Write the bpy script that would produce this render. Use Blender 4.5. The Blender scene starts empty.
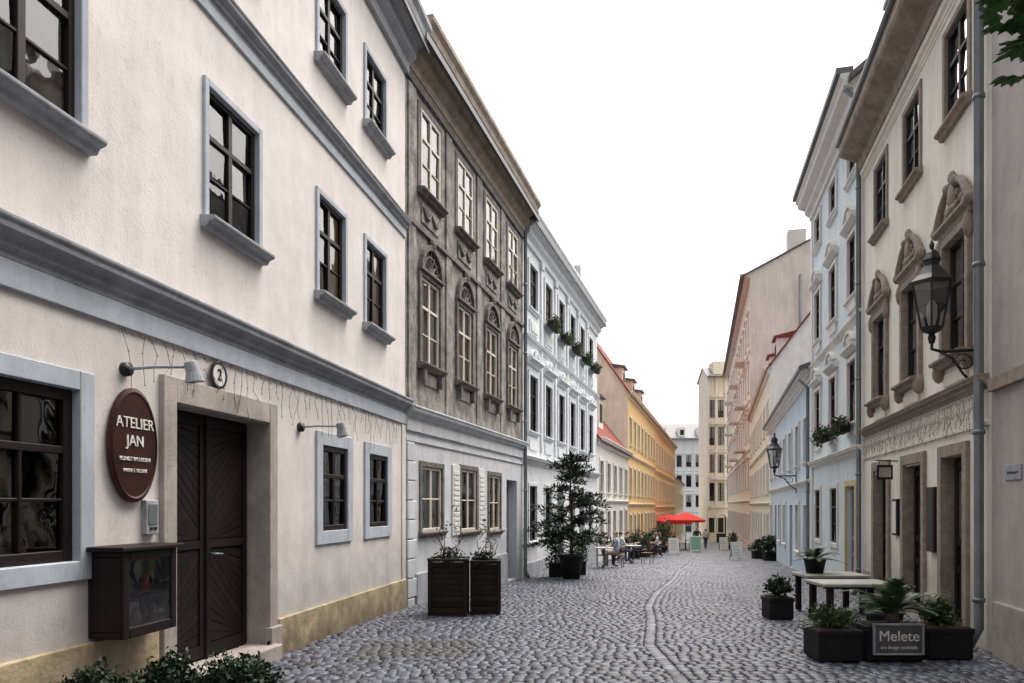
import bpy, math, random
from mathutils import Vector, Matrix
random.seed(11)
R=random.uniform
scene=bpy.context.scene
# ------------------------------------------------------------------ helpers
def link(o):
    scene.collection.objects.link(o); return o
class MB:
    def __init__(s): s.v=[]; s.f=[]
    def add(s,vs,fs):
        n=len(s.v); s.v+=[tuple(x) for x in vs]; s.f+=[[i+n for i in f] for f in fs]
    def quad(s,*p): s.add(p,[list(range(len(p)))])
    def box(s,fn,a0,a1,b0,b1,c0,c1):
        vs=[fn(a,b,c) for a in(a0,a1) for b in(b0,b1) for c in(c0,c1)]
        s.add(vs,[[0,1,3,2],[4,6,7,5],[0,4,5,1],[2,3,7,6],[0,2,6,4],[1,5,7,3]])
    def tube(s,pts,rad,n=8):
        pts=[Vector(p) for p in pts]
        if not hasattr(rad,'__len__'): rad=[rad]*len(pts)
        vs=[];prev=None
        for i,p in enumerate(pts):
            t=(pts[min(i+1,len(pts)-1)]-pts[max(i-1,0)]).normalized()
            if prev is None:
                a=Vector((0,0,1)) if abs(t.z)<.9 else Vector((1,0,0))
                x=t.cross(a).normalized()
            else:
                x=(prev-t*prev.dot(t)).normalized()
            prev=x; y=t.cross(x)
            for k in range(n):
                an=2*math.pi*k/n
                vs.append(p+(x*math.cos(an)+y*math.sin(an))*rad[i])
        fs=[]
        for i in range(len(pts)-1):
            for k in range(n):
                k2=(k+1)%n
                fs.append([i*n+k,i*n+k2,(i+1)*n+k2,(i+1)*n+k])
        fs.append(list(range(n))[::-1]); m=(len(pts)-1)*n
        fs.append([m+k for k in range(n)])
        s.add(vs,fs)
    def lathe(s,c,prof,n=16,ph=0):
        vs=[]
        for r,z in prof:
            for k in range(n):
                a=2*math.pi*k/n+ph
                vs.append((c[0]+r*math.cos(a),c[1]+r*math.sin(a),c[2]+z))
        fs=[]
        for i in range(len(prof)-1):
            for k in range(n):
                k2=(k+1)%n
                fs.append([i*n+k,i*n+k2,(i+1)*n+k2,(i+1)*n+k])
        fs.append(list(range(n))[::-1]); m=(len(prof)-1)*n
        fs.append([m+k for k in range(n)])
        s.add(vs,fs)
    def ellip(s,fn,c,r,n=10,m=6):
        vs=[];fs=[]
        for i in range(m+1):
            t=math.pi*i/m
            for k in range(n):
                a=2*math.pi*k/n
                vs.append(fn(c[0]+r[0]*math.sin(t)*math.cos(a),c[1]+r[1]*math.cos(t),c[2]+r[2]*math.sin(t)*math.sin(a)))
        for i in range(m):
            for k in range(n):
                k2=(k+1)%n; fs.append([i*n+k,i*n+k2,(i+1)*n+k2,(i+1)*n+k])
        s.add(vs,fs)
    def prof(s,fn,a0,a1,pr):
        n=len(pr)
        vs=[fn(a0,z,o) for o,z in pr]+[fn(a1,z,o) for o,z in pr]
        fs=[[i,(i+1)%n,n+(i+1)%n,n+i] for i in range(n)]
        fs.append(list(range(n))[::-1]); fs.append([n+i for i in range(n)])
        s.add(vs,fs)
    def arch(s,fn,ac,zc,r0,r1,o0,o1,t0=0,t1=180,n=12,sq=1.0):
        for i in range(n):
            ta=math.radians(t0+(t1-t0)*i/n); tb=math.radians(t0+(t1-t0)*(i+1)/n)
            vs=[]
            for t in(ta,tb):
                for r in(r0,r1):
                    for o in(o0,o1):
                        vs.append(fn(ac+r*math.cos(t),zc+sq*r*math.sin(t),o))
            s.add(vs,[[0,1,3,2],[4,6,7,5],[0,4,5,1],[2,3,7,6],[0,2,6,4],[1,5,7,3]])
def W3(a,b,c): return (a,b,c)
class Thing:
    def __init__(s,name): s.name=name; s.parts={}; s.kids=[]
    def p(s,key,mat,smooth=False,bevel=0):
        if key not in s.parts: s.parts[key]=(MB(),mat,smooth,bevel)
        return s.parts[key][0]
    def done(s,pivot=None):
        e=link(bpy.data.objects.new(s.name,None)); e.empty_display_size=.3
        if pivot is not None: e.location=pivot
        inv=Matrix.Translation(-Vector(e.location))
        for k,(mb,mat,sm,bv) in s.parts.items():
            if not mb.f: continue
            me=bpy.data.meshes.new(k); me.from_pydata(mb.v,[],mb.f); me.validate(); me.materials.append(mat)
            if sm: me.polygons.foreach_set('use_smooth',[True]*len(me.polygons))
            o=link(bpy.data.objects.new(k,me)); o.parent=e; o.matrix_parent_inverse=inv
            if bv:
                m=o.modifiers.new('bev','BEVEL'); m.width=bv; m.segments=1 if bv<.007 else 2; m.limit_method='ANGLE'; m.angle_limit=math.radians(40)
        for o in s.kids: o.parent=e; o.matrix_parent_inverse=inv
        s.e=e; return e
def text(th,body,size,loc,ux,n,mat,name='lettering',ext=.003):
    c=bpy.data.curves.new(name,'FONT'); c.body=body; c.size=size; c.extrude=ext; c.align_x='CENTER'; c.align_y='CENTER'
    o=link(bpy.data.objects.new(name,c)); c.materials.append(mat)
    ux=Vector(ux).normalized(); n=Vector(n).normalized(); up=n.cross(ux)
    o.matrix_world=Matrix(((ux.x,up.x,n.x,loc[0]),(ux.y,up.y,n.y,loc[1]),(ux.z,up.z,n.z,loc[2]),(0,0,0,1)))
    th.kids.append(o)
# ------------------------------------------------------------------ materials
def M(name,col,rough=.85,var=.12,scale=2.5,bump=.15,bscale=60,metal=0,streak=0,island=0,dirt=None,spec=.4,col2=None,bdist=.01):
    m=bpy.data.materials.new(name); m.use_nodes=True; N=m.node_tree.nodes; L=m.node_tree.links
    b=N['Principled BSDF']; b.inputs['Roughness'].default_value=rough; b.inputs['Metallic'].default_value=metal
    b.inputs['Specular IOR Level'].default_value=spec
    tc=N.new('ShaderNodeTexCoord')
    nz=N.new('ShaderNodeTexNoise'); nz.inputs['Scale'].default_value=scale; nz.inputs['Detail'].default_value=4; nz.inputs['Roughness'].default_value=.65
    L.new(tc.outputs['Object'],nz.inputs['Vector'])
    rp=N.new('ShaderNodeValToRGB'); rp.color_ramp.elements[0].position=.32; rp.color_ramp.elements[1].position=.68
    c2=col2 or tuple(min(1,c*(1+var*.6)) for c in col); c1=tuple(c*(1-var) for c in col) if not col2 else col
    rp.color_ramp.elements[0].color=(*c1,1); rp.color_ramp.elements[1].color=(*c2,1)
    L.new(nz.outputs['Fac'],rp.inputs['Fac']); out=rp.outputs['Color']
    def mult(out,facsock,lo,hi,a=.35,bb=.7):
        r=N.new('ShaderNodeMapRange'); r.inputs['From Min'].default_value=a; r.inputs['From Max'].default_value=bb
        r.inputs['To Min'].default_value=lo; r.inputs['To Max'].default_value=hi
        L.new(facsock,r.inputs['Value'])
        mx=N.new('ShaderNodeVectorMath'); mx.operation='SCALE'
        L.new(out,mx.inputs[0]); L.new(r.outputs[0],mx.inputs['Scale']); return mx.outputs[0]
    if streak:
        mp=N.new('ShaderNodeMapping'); mp.inputs['Scale'].default_value=(2.6,2.6,.38); L.new(tc.outputs['Object'],mp.inputs['Vector'])
        n2=N.new('ShaderNodeTexNoise'); n2.inputs['Scale'].default_value=1.4; n2.inputs['Detail'].default_value=5; n2.inputs['Roughness'].default_value=.72
        L.new(mp.outputs[0],n2.inputs['Vector']); out=mult(out,n2.outputs['Fac'],1-streak*.8,1.02,.34,.6)
        if bump:
            n5=N.new('ShaderNodeTexNoise'); n5.inputs['Scale'].default_value=9; n5.inputs['Detail'].default_value=4; n5.inputs['Roughness'].default_value=.8
            L.new(tc.outputs['Object'],n5.inputs['Vector']); out=mult(out,n5.outputs['Fac'],1-streak*.9,1.0,.33,.47)
    if island:
        g=N.new('ShaderNodeNewGeometry'); out=mult(out,g.outputs['Random Per Island'],1-island,1+island,0,1)
    if dirt:
        sp=N.new('ShaderNodeSeparateXYZ'); L.new(tc.outputs['Object'],sp.inputs[0])
        n3=N.new('ShaderNodeTexNoise'); n3.inputs['Scale'].default_value=4; n3.inputs['Detail'].default_value=4; L.new(tc.outputs['Object'],n3.inputs['Vector'])
        ad=N.new('ShaderNodeMath'); ad.operation='MULTIPLY_ADD'; ad.inputs[1].default_value=-1.2; L.new(n3.outputs['Fac'],ad.inputs[0]); L.new(sp.outputs['Z'],ad.inputs[2])
        out=mult(out,ad.outputs[0],dirt[2],1,dirt[0]-.6,dirt[1]-.6)
    L.new(out,b.inputs['Base Color'])
    if bump:
        n4=N.new('ShaderNodeTexNoise'); n4.inputs['Scale'].default_value=bscale; n4.inputs['Detail'].default_value=2; L.new(tc.outputs['Object'],n4.inputs['Vector'])
        bp=N.new('ShaderNodeBump'); bp.inputs['Strength'].default_value=bump; bp.inputs['Distance'].default_value=bdist
        L.new(n4.outputs['Fac'],bp.inputs['Height']); L.new(bp.outputs[0],b.inputs['Normal'])
        if streak:
            n6=N.new('ShaderNodeTexNoise'); n6.inputs['Scale'].default_value=1.8; n6.inputs['Detail'].default_value=1; L.new(tc.outputs['Object'],n6.inputs['Vector'])
            b2=N.new('ShaderNodeBump'); b2.inputs['Strength'].default_value=.5; b2.inputs['Distance'].default_value=.04
            L.new(n6.outputs['Fac'],b2.inputs['Height']); L.new(b2.outputs[0],bp.inputs['Normal'])
    return m
def glassmat(name,tint=.75,ior=1.9):
    m=bpy.data.materials.new(name); m.use_nodes=True; N=m.node_tree.nodes; L=m.node_tree.links
    N.remove(N['Principled BSDF']); o=N['Material Output']
    fr=N.new('ShaderNodeFresnel'); fr.inputs['IOR'].default_value=ior
    tr=N.new('ShaderNodeBsdfTransparent'); tr.inputs['Color'].default_value=(tint,tint,tint*1.02,1)
    gl=N.new('ShaderNodeBsdfGlossy'); gl.inputs['Roughness'].default_value=.015
    tc=N.new('ShaderNodeTexCoord'); nz=N.new('ShaderNodeTexNoise'); nz.inputs['Scale'].default_value=4; nz.inputs['Detail'].default_value=1
    L.new(tc.outputs['Object'],nz.inputs['Vector'])
    bp=N.new('ShaderNodeBump'); bp.inputs['Strength'].default_value=.12; bp.inputs['Distance'].default_value=.03
    L.new(nz.outputs['Fac'],bp.inputs['Height']); L.new(bp.outputs[0],gl.inputs['Normal'])
    mx=N.new('ShaderNodeMixShader'); L.new(fr.outputs[0],mx.inputs[0]); L.new(tr.outputs[0],mx.inputs[1]); L.new(gl.outputs[0],mx.inputs[2])
    L.new(mx.outputs[0],o.inputs['Surface']); return m
mat_w1=M('plaster_cream_white',(.72,.675,.645),var=.07,scale=1.1,bump=.25,bscale=45,streak=.12,dirt=(.1,1.5,.60))
mat_trimblue=M('trim_blue_grey',(.45,.49,.54),var=.12,bump=.1,streak=.16)
mat_trimgrey=M('trim_grey',(.36,.375,.40),var=.18,bump=.15,streak=.28)
mat_ochre=M('plinth_sandstone',(.46,.37,.23),var=.3,scale=3,bump=.5,bscale=30,dirt=(-.1,.5,.45),streak=.25)
mat_jamb=M('door_stone',(.40,.355,.315),var=.25,bump=.4,bscale=35,streak=.18)
mat_wood=M('window_wood_maroon',(.014,.008,.008),rough=.5,var=.3,bump=0,spec=.25)
mat_black=M('black_iron',(.012,.012,.014),rough=.4,var=.2,bump=0,spec=.5)
mat_doorw=M('door_wood_dark',(.012,.006,.006),rough=.6,var=.4,scale=6,bump=.2,island=.35,spec=.25)
mat_brownw=M('brown_wood',(.10,.05,.035),rough=.6,var=.4,scale=7,bump=.3,island=.2)
mat_whitef=M('window_paint_white',(.76,.75,.72),rough=.5,var=.1,bump=0)
mat_cream=M('window_paint_cream',(.66,.60,.50),rough=.5,var=.1,bump=0)
mat_greyf=M('window_paint_grey',(.25,.27,.30),rough=.5,var=.1,bump=0)
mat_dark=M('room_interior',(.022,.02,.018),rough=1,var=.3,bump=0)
mat_curt=M('curtain',(.80,.76,.68),rough=1,var=.08,bump=.0)
mat_goldrefl_pic=M('gold_reflection_and_pictures',(.85,.62,.28),rough=1,var=.12,bump=.0)  # gold colour imitates warm light reflected in panes; also colours the shop pictures
mat_glass=glassmat('window_glass',.92,1.9)
mat_brown=M('stucco_brown_weathered',(.115,.106,.097),var=.3,scale=3.2,bump=.6,bscale=22,streak=.40,col2=(.42,.39,.355),bdist=.02)
mat_brownd=M('stucco_moulding_brown',(.09,.075,.067),var=.35,scale=7,bump=.5,bscale=30,col2=(.22,.195,.18))
mat_lg=M('plaster_pale_grey',(.64,.655,.675),var=.1,scale=2,bump=.25,streak=.18,dirt=(-.6,1.0,.58))
mat_w3=M('plaster_pale_blue_white',(.70,.72,.735),var=.08,scale=2,bump=.2,streak=.18,dirt=(-1,.6,.65))
mat_w4=M('plaster_white',(.75,.72,.675),var=.08,bump=0,streak=.14)
mat_yel=M('plaster_yellow',(.80,.56,.27),var=.1,bump=0,streak=.16)
mat_yelp=M('plaster_cream_yellow',(.80,.71,.55),var=.1,bump=0,streak=.16)
mat_or=M('plaster_orange',(.80,.48,.22),var=.12,bump=0,streak=.16)
mat_r1=M('plaster_warm_white',(.82,.77,.68),var=.07,scale=1.4,bump=.25,bscale=45,streak=.14,dirt=(-.1,1.3,.58))
mat_r0=M('plaster_greige',(.43,.40,.375),var=.12,scale=1.6,bump=.3,streak=.16)
mat_orn=M('stone_ornament_taupe',(.30,.245,.20),var=.3,scale=9,bump=.4,bscale=40)
mat_eave=M('eave_timber_brown',(.34,.28,.22),var=.3,scale=4,bump=.3,streak=.25)
mat_r2=M('plaster_light_blue',(.70,.765,.785),var=.07,scale=2,bump=.2,streak=.14)
mat_r3=M('plaster_sky_blue',(.58,.68,.76),var=.07,scale=2,bump=0,streak=.12)
mat_r4=M('plaster_pale_green',(.76,.77,.65),var=.08,scale=2,bump=0,streak=.12)
mat_r5=M('plaster_fire_wall',(.76,.71,.62),var=.10,scale=.5,bump=0,streak=.18)
mat_roof=M('roof_tiles_red',(.22,.048,.033),var=.4,scale=5,bump=.8,bscale=14,bdist=.05)
mat_roofd=M('roof_metal_dark',(.12,.115,.12),rough=.5,var=.25,scale=3,bump=0)
mat_zinc=M('zinc_pipe',(.20,.22,.23),rough=.45,var=.2,metal=.5,bump=0)
mat_yfr=M('yellow_frame',(.62,.50,.26),rough=.6,var=.1)
mat_green=M('leaf_green',(.042,.075,.022),rough=.55,var=.4,scale=4,bump=0,island=.5)
mat_greenl=M('leaf_fresh_green',(.05,.14,.028),rough=.5,var=.3,scale=4,bump=0,island=.5)
mat_greend=M('leaf_dark_green',(.018,.036,.016),rough=.5,var=.4,scale=4,bump=0,island=.5,spec=.25)
mat_palm=M('palm_leaf',(.045,.078,.032),rough=.45,var=.3,scale=4,bump=0,island=.4)
mat_bark=M('bark',(.10,.07,.05),var=.4,scale=12,bump=.6,bscale=50)
mat_flow=M('flower_petals',(.55,.09,.14),rough=.6,var=.3,bump=0,island=.4)
mat_red=M('red_canvas',(.62,.03,.015),rough=.8,var=.12,bump=.1)
mat_white=M('white_enamel',(.74,.73,.70),rough=.4,var=.05,bump=0)
mat_letter=M('white_lettering',(.74,.72,.66),rough=.6,var=.05,bump=0)
mat_box=M('planter_black',(.013,.013,.014),rough=.6,var=.35,scale=6,bump=.2,spec=.25)
mat_wire=M('bare_vine_twigs',(.17,.14,.12),rough=.8,var=.2,bump=0)
mat_soil=M('soil',(.05,.035,.025),rough=1,var=.4,scale=20,bump=.8)
mat_sign=M('oval_sign_wood',(.038,.009,.007),rough=.4,var=.5,scale=3,bump=.1,spec=.3)
mat_signb=M('grey_sign_board',(.10,.095,.095),rough=.6,var=.3,scale=5,bump=.2)
mat_chalk=M('chalkboard',(.03,.035,.035),rough=.7,var=.3,bump=0)
mat_table=M('table_top_pale',(.42,.42,.38),rough=.5,var=.2,scale=5,bump=.15)
mat_wick=M('planter_wicker_brown',(.017,.012,.010),rough=.7,var=.4,scale=8,bump=.3,island=.4,spec=.2)
mat_stone=M('cobble_stone',(.068,.074,.096),rough=.44,var=.45,scale=12,bump=.5,bscale=60,island=.68,spec=.5,bdist=.008,dirt=None)
mat_patch=M('cobble_stone_dark',(.05,.048,.052),rough=.5,var=.3,scale=14,bump=.4,bscale=70,island=.35,spec=.45,bdist=.006)
mat_gut=M('gutter_stone',(.14,.147,.168),rough=.5,var=.35,scale=10,bump=.4,island=.55)
mat_skin=M('skin',(.50,.30,.22),rough=.6,var=.08,bump=0)
# ------------------------------------------------------------------ plan
LP=[(-4,-4.722),(12.7,-1.836),(20.6,.306),(32.6,3.745),(43.1,6.756),(60,11.59),(84.5,18.61),(112,25.9)]
RP=[(-4,2.234),(8.25,5.346),(14.6,6.96),(20.9,8.47),(37.5,13.07),(60,19.3),(107,31.2)]
def interp(T,y):
    if y<=T[0][0]: a,b=T[0],T[1]
    else:
        for a,b in zip(T,T[1:]):
            if y<=b[0]: break
    return a[1]+(b[1]-a[1])*(y-a[0])/(b[0]-a[0])
def gz(y):
    s=(y-10)/3
    return -0.04*3*(math.log(1+math.exp(s)) if s<30 else s)
class Wall:
    def __init__(s,a,b,side):
        s.p=Vector((a[1],a[0])); s.q=Vector((b[1],b[0])); s.u=(s.q-s.p).normalized(); s.y0=a[0]; s.y1=b[0]
        s.n=Vector((s.u.y,-s.u.x)) if side=='L' else Vector((-s.u.y,s.u.x))
        s.side=side
    def P(s,y,z,o=0):
        v=s.p+s.u*((y-s.y0)/s.u.y)+s.n*o
        return (v.x,v.y,z)
    def n3(s): return (s.n.x,s.n.y,0)
    def u3(s): return (s.u.x,s.u.y,0) if s.side=='L' else (-s.u.x,-s.u.y,0)
# ------------------------------------------------------------------ building kit
def facade(mb,W,Y0,Y1,z0,z1,ops):
    ys=sorted({Y0,Y1}|{v for o in ops for v in o[:2] if Y0<v<Y1}); zs=sorted({z0,z1}|{v for o in ops for v in o[2:4] if z0<v<z1})
    for a,b in zip(ys,ys[1:]):
        for c,d in zip(zs,zs[1:]):
            y=(a+b)/2;z=(c+d)/2
            if any(o[0]<y<o[1] and o[2]<z<o[3] for o in ops): continue
            mb.quad(W.P(a,c),W.P(b,c),W.P(b,d),W.P(a,d))
def reveal(mb,W,y0,y1,z0,z1,d):
    P=W.P
    mb.quad(P(y0,z0),P(y0,z1),P(y0,z1,-d),P(y0,z0,-d)); mb.quad(P(y1,z0),P(y1,z1),P(y1,z1,-d),P(y1,z0,-d))
    mb.quad(P(y0,z1),P(y1,z1),P(y1,z1,-d),P(y0,z1,-d)); mb.quad(P(y0,z0),P(y1,z0),P(y1,z0,-d),P(y0,z0,-d))
def window(b,W,yc,w,z0,z1,ops,wallm,d=.12,cols=2,rows=3,fm=None,sill=None,sur=None,sw=.09,curt=0,fw=.05,sd=.10,far=False,surp=.03):
    y0=yc-w/2;y1=yc+w/2; fm=fm or mat_wood
    ops.append((y0,y1,z0,z1))
    reveal(b.p('window_reveals',wallm),W,y0,y1,z0,z1,d)
    f=b.p('window_frames',fm,bevel=0 if far else .006); P=W.P
    o0=-d;o1=-d+.055
    f.box(P,y0,y0+fw,z0,z1,o0,o1); f.box(P,y1-fw,y1,z0,z1,o0,o1)
    f.box(P,y0+fw,y1-fw,z0,z0+fw,o0,o1); f.box(P,y0+fw,y1-fw,z1-fw,z1,o0,o1)
    ya=y0+fw;yb=y1-fw;za=z0+fw;zb=z1-fw
    for i in range(1,cols):
        y=ya+(yb-ya)*i/cols; t=.035 if i*2==cols else .014
        f.box(P,y-t,y+t,za,zb,o0+.003,o1-.006)
    for j in range(1,rows):
        z=za+(zb-za)*j/rows; t=.028 if j==rows-1 and rows>2 else .013
        f.box(P,ya,yb,z-t,z+t,o0+.006,o1-.012 if t<.02 else o1-.003)
    g=b.p('window_glass',mat_glass)
    for i in range(cols):
        for j in range(rows):
            a0=ya+(yb-ya)*i/cols;a1=ya+(yb-ya)*(i+1)/cols;c0=za+(zb-za)*j/rows;c1=za+(zb-za)*(j+1)/rows
            e=R(-.006,.006);k=R(-.006,.006); m=-d+.02
            g.quad(P(a0,c0,m-e-k),P(a1,c0,m+e-k),P(a1,c1,m+e+k),P(a0,c1,m-e+k))
    r=b.p('room_interior',mat_dark); D=d+.6
    r.quad(P(y0-.2,z0-.1,-D),P(y1+.2,z0-.1,-D),P(y1+.2,z1+.1,-D),P(y0-.2,z1+.1,-D))
    e=-d-.001
    r.quad(P(y0,z0,e),P(y0-.2,z0-.1,-D),P(y0-.2,z1+.1,-D),P(y0,z1,e)); r.quad(P(y1,z0,e),P(y1+.2,z0-.1,-D),P(y1+.2,z1+.1,-D),P(y1,z1,e))
    r.quad(P(y0,z1,e),P(y1,z1,e),P(y1+.2,z1+.1,-D),P(y0-.2,z1+.1,-D)); r.quad(P(y0,z0,e),P(y1,z0,e),P(y1+.2,z0-.1,-D),P(y0-.2,z0-.1,-D))
    if curt:
        c=b.p('curtains',mat_curt,smooth=True) if curt!=4 else b.p('golden_pane_reflections',mat_goldrefl_pic,smooth=True)  # golden sheet added behind the panes to imitate their warm reflection
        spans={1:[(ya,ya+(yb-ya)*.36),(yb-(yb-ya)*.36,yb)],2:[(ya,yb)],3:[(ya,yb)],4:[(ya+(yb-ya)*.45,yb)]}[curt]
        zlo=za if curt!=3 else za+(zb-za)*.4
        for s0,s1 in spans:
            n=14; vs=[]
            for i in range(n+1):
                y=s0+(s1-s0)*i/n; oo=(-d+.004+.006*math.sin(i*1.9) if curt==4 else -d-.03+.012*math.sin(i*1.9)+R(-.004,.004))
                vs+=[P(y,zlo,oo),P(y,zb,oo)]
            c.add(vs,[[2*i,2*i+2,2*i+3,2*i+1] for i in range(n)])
    if sill:
        sp=b.p('window_sills',sill,bevel=0 if far else .008); x=.07
        sp.prof(P,y0-x-sw*.6,y1+x+sw*.6,[(-.03,z0-.12),(sd*.45,z0-.12),(sd*.6,z0-.075),(sd*.9,z0-.06),(sd,z0-.045),(sd,z0-.015),(-d+.06,z0+.004),(-.03,z0-.01)])
    if sur:
        s=b.p('window_surrounds',sur,bevel=0 if far else .006)
        zz=z0 if sill else z0-sw
        s.box(P,y0-sw,y0-.001,zz,z1+sw,-.01,surp); s.box(P,y1+.001,y1+sw,zz,z1+sw,-.01,surp)
        s.box(P,y0-.001,y1+.001,z1+.001,z1+sw,-.01,surp-.002)
        if not sill: s.box(P,y0-.001,y1+.001,z0-sw,z0-.001,-.01,surp-.002)
def block(b,W,Y0,Y1,zt,depth,rise,wallm,roofm,over=.35,z0=-8,roof=True):
    s=b.p('side_walls',wallm); P=W.P
    for y in(Y0,Y1):
        s.add([P(y,z0,-.001),P(y,z0,-depth),P(y,zt,-depth),P(y,zt+rise,-depth/2),P(y,zt,-.001)],[[0,1,2,3,4]])
    s.quad(P(Y0,z0,-depth),P(Y1,z0,-depth),P(Y1,zt,-depth),P(Y0,zt,-depth))
    if roof:
        r=b.p('roof',roofm); k=rise/(depth/2)
        t=.12; ov=min(over,.25/k) if k>1 else over
        r.prof(P,Y0-.12,Y1+.12,[(ov,zt-ov*k+.02),(ov,zt-ov*k+.02+t),(-depth/2,zt+rise+t),(-depth-ov,zt-ov*k+t+.02),(-depth-ov,zt-ov*k+.02),(-depth/2,zt+rise+.02)])
def door(b,W,y0,y1,z0,z1,ops,wallm,d=.25,mat=None,glass=False):
    ops.append((y0,y1,z0,z1)); reveal(b.p('door_reveals',wallm),W,y0,y1,z0,z1,d)
    f=b.p('door_leaf',mat or mat_doorw,bevel=.006); P=W.P
    f.box(P,y0,y1,z0,z1,-d-.05,-d)
    n=2 if y1-y0>1.2 else 1
    for i in range(n):
        a=y0+(y1-y0)*i/n+.03; c=y0+(y1-y0)*(i+1)/n-.03
        f.box(P,a,a+.09,z0+.02,z1-.02,-d-.01,-d+.03); f.box(P,c-.09,c,z0+.02,z1-.02,-d-.01,-d+.03)
        H=z1-z0
        for t in(.01,.32,.48,.93): f.box(P,a+.09,c-.09,z0+H*t,z0+H*t+.1,-d-.01,-d+.027)
        f.box(P,a+.14,c-.14,z0+H*.05+.08,z0+H*.32-.05,-d-.01,-d+.015)
    if glass:
        g=b.p('door_glass',mat_glass); H=z1-z0
        g.quad(P(y0+.12,z0+H*.53,-d+.012),P(y1-.12,z0+H*.53,-d+.012),P(y1-.12,z0+H*.92,-d+.012),P(y0+.12,z0+H*.92,-d+.012))
def cornice(b,W,Y0,Y1,z0,z1,proj,mat,key='cornice'):
    h=z1-z0
    b.p(key,mat,bevel=.0065).prof(W.P,Y0,Y1,[(-.05,z0),(proj*.15,z0),(proj*.18,z0+h*.18),(proj*.42,z0+h*.30),(proj*.45,z0+h*.48),(proj*.85,z0+h*.62),(proj*.88,z0+h*.78),(proj,z0+h*.88),(proj,z1),(-.05,z1+.01)])
def pipe(b,W,y,z0,z1,r=.05,o=.09):
    m=b.p('downpipe',mat_zinc,smooth=True)
    m.tube([W.P(y,z1,o+.25),W.P(y,z1-.25,o),W.P(y,z0+.2,o),W.P(y,z0,o+.1)],r,12)
    k=z0+.5
    while k<z1-.5: m.tube([W.P(y,k,o),W.P(y,k+.05,o)],r+.012,12); k+=1.9
def tinywires(mb,W,Y0,Y1,z,n,drop,o=.10):
    ys=[Y0+(Y1-Y0)*i/n for i in range(n+1)]
    for a,c in zip(ys,ys[1:]):
        pts=[W.P(a+(c-a)*t/4,z-.05*math.sin(math.pi*t/4)*R(.6,1.6),o) for t in range(5)]
        mb.tube(pts,.003,4)
        x=a+(c-a)*R(.2,.8); L_=drop*R(.3,1)
        pts=[W.P(x+R(-.05,.05),z-.03-L_*t/3,o*.8+R(-.02,.02)) for t in range(4)]
        mb.tube(pts,.0025,4)
        for t in range(4):
            p=pts[t]; mb.ellip(W3,(p[0],p[1],p[2]),(.007,.011,.007),5,3)
# ================================================================== B1 white house with the atelier
W1=Wall(LP[0],LP[1],'L'); b=Thing('white_townhouse'); ops=[]; P=W1.P
WC=dict(fm=mat_wood,sur=mat_trimblue,sw=.07)
for yc in(-.6,1.9,4.86,7.34,9.67,11.27):
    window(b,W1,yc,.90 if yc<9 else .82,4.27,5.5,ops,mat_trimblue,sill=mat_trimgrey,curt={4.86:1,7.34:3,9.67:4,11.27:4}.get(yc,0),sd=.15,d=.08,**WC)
    window(b,W1,yc,.90 if yc<9 else .82,7.22,8.28,ops,mat_trimblue,sill=mat_trimgrey,curt=1 if yc>10 else 0,sd=.15,d=.08,**WC)
for yc,w,z0,z1 in((4.5,1.6,1.2,2.42),(1.5,1.6,1.2,2.42)):
    window(b,W1,yc,w,z0,z1,ops,mat_trimblue,cols=4,rows=3,fm=mat_wood,sur=mat_trimblue,sw=.14,d=.09,fw=.08)
for yc in(9.76,11.37):
    window(b,W1,yc,.80,1.27,2.36,ops,mat_trimblue,cols=2,rows=3,fm=mat_wood,sur=mat_trimblue,sw=.17,d=.05,fw=.07,curt=3 if yc<10 else 0)
it=b.p('shop_display',mat_ochre,smooth=True)
for i in range(9):
    y=3.9+i*.17; it.lathe(P(y,1.3,-.32),[(.04,0),(.06,.08),(.05,.16),(.02,.2+R(0,.08)),(.015,.3)],10)
it2=b.p('shop_pictures',mat_goldrefl_pic)
for i,(a,c) in enumerate(((4.62,1.85),(4.9,2.0),(5.12,1.7),(4.3,1.9))): it2.box(P,a,a+.17,c,c+.26,-.60,-.57); b.p('picture_mounts',mat_white).box(P,a-.03,a+.2,c-.03,c+.29,-.62,-.601)
b.p('shop_shelf',mat_brownw).box(P,3.72,5.28,1.27,1.30,-.5,-.15)
DY1=7.98; DD=.24
ops.append((6.38,DY1,-2,2.48)); facade(b.p('walls',mat_w1),W1,-4,12.7,-2,9.2,ops)
reveal(b.p('door_reveals',mat_jamb),W1,6.38,DY1,-.05,2.48,DD)
dl=b.p('door_leaf',mat_doorw,bevel=.004)
dl.box(P,6.38,DY1,-.1,2.48,-DD-.06,-DD)
for a,c,sg in((6.42,7.165,1),(7.195,7.94,-1)):
    dl.box(P,a,a+.07,.12,2.45,-DD-.01,-DD+.038); dl.box(P,c-.07,c,.12,2.45,-DD-.01,-DD+.038)
    dl.box(P,a+.07,c-.07,.12,.24,-DD-.01,-DD+.036); dl.box(P,a+.07,c-.07,2.36,2.45,-DD-.01,-DD+.036); dl.box(P,a+.07,c-.07,1.18,1.26,-DD-.01,-DD+.034)
    aa=a+.075; cc=c-.075; h=.115; w=cc-aa
    for zs,ze,ss in((.25,1.17,sg),(1.27,2.35,-sg)):
        z=zs-w
        while z<ze:
            l0,l1=(z,z+w) if ss>0 else (z+w,z)
            cl=lambda v:min(max(v,zs),ze)
            q=[(aa,cl(l0)),(cc,cl(l1)),(cc,cl(l1+h-.012)),(aa,cl(l0+h-.012))]
            if abs(q[0][1]-q[3][1])+abs(q[1][1]-q[2][1])>.02:
                vs=[P(y,zz,-DD) for y,zz in q]+[P(y,zz,-DD+.022) for y,zz in q]
                dl.add(vs,[[4,5,6,7],[0,1,5,4],[1,2,6,5],[2,3,7,6],[3,0,4,7]])
            z+=h
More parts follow.
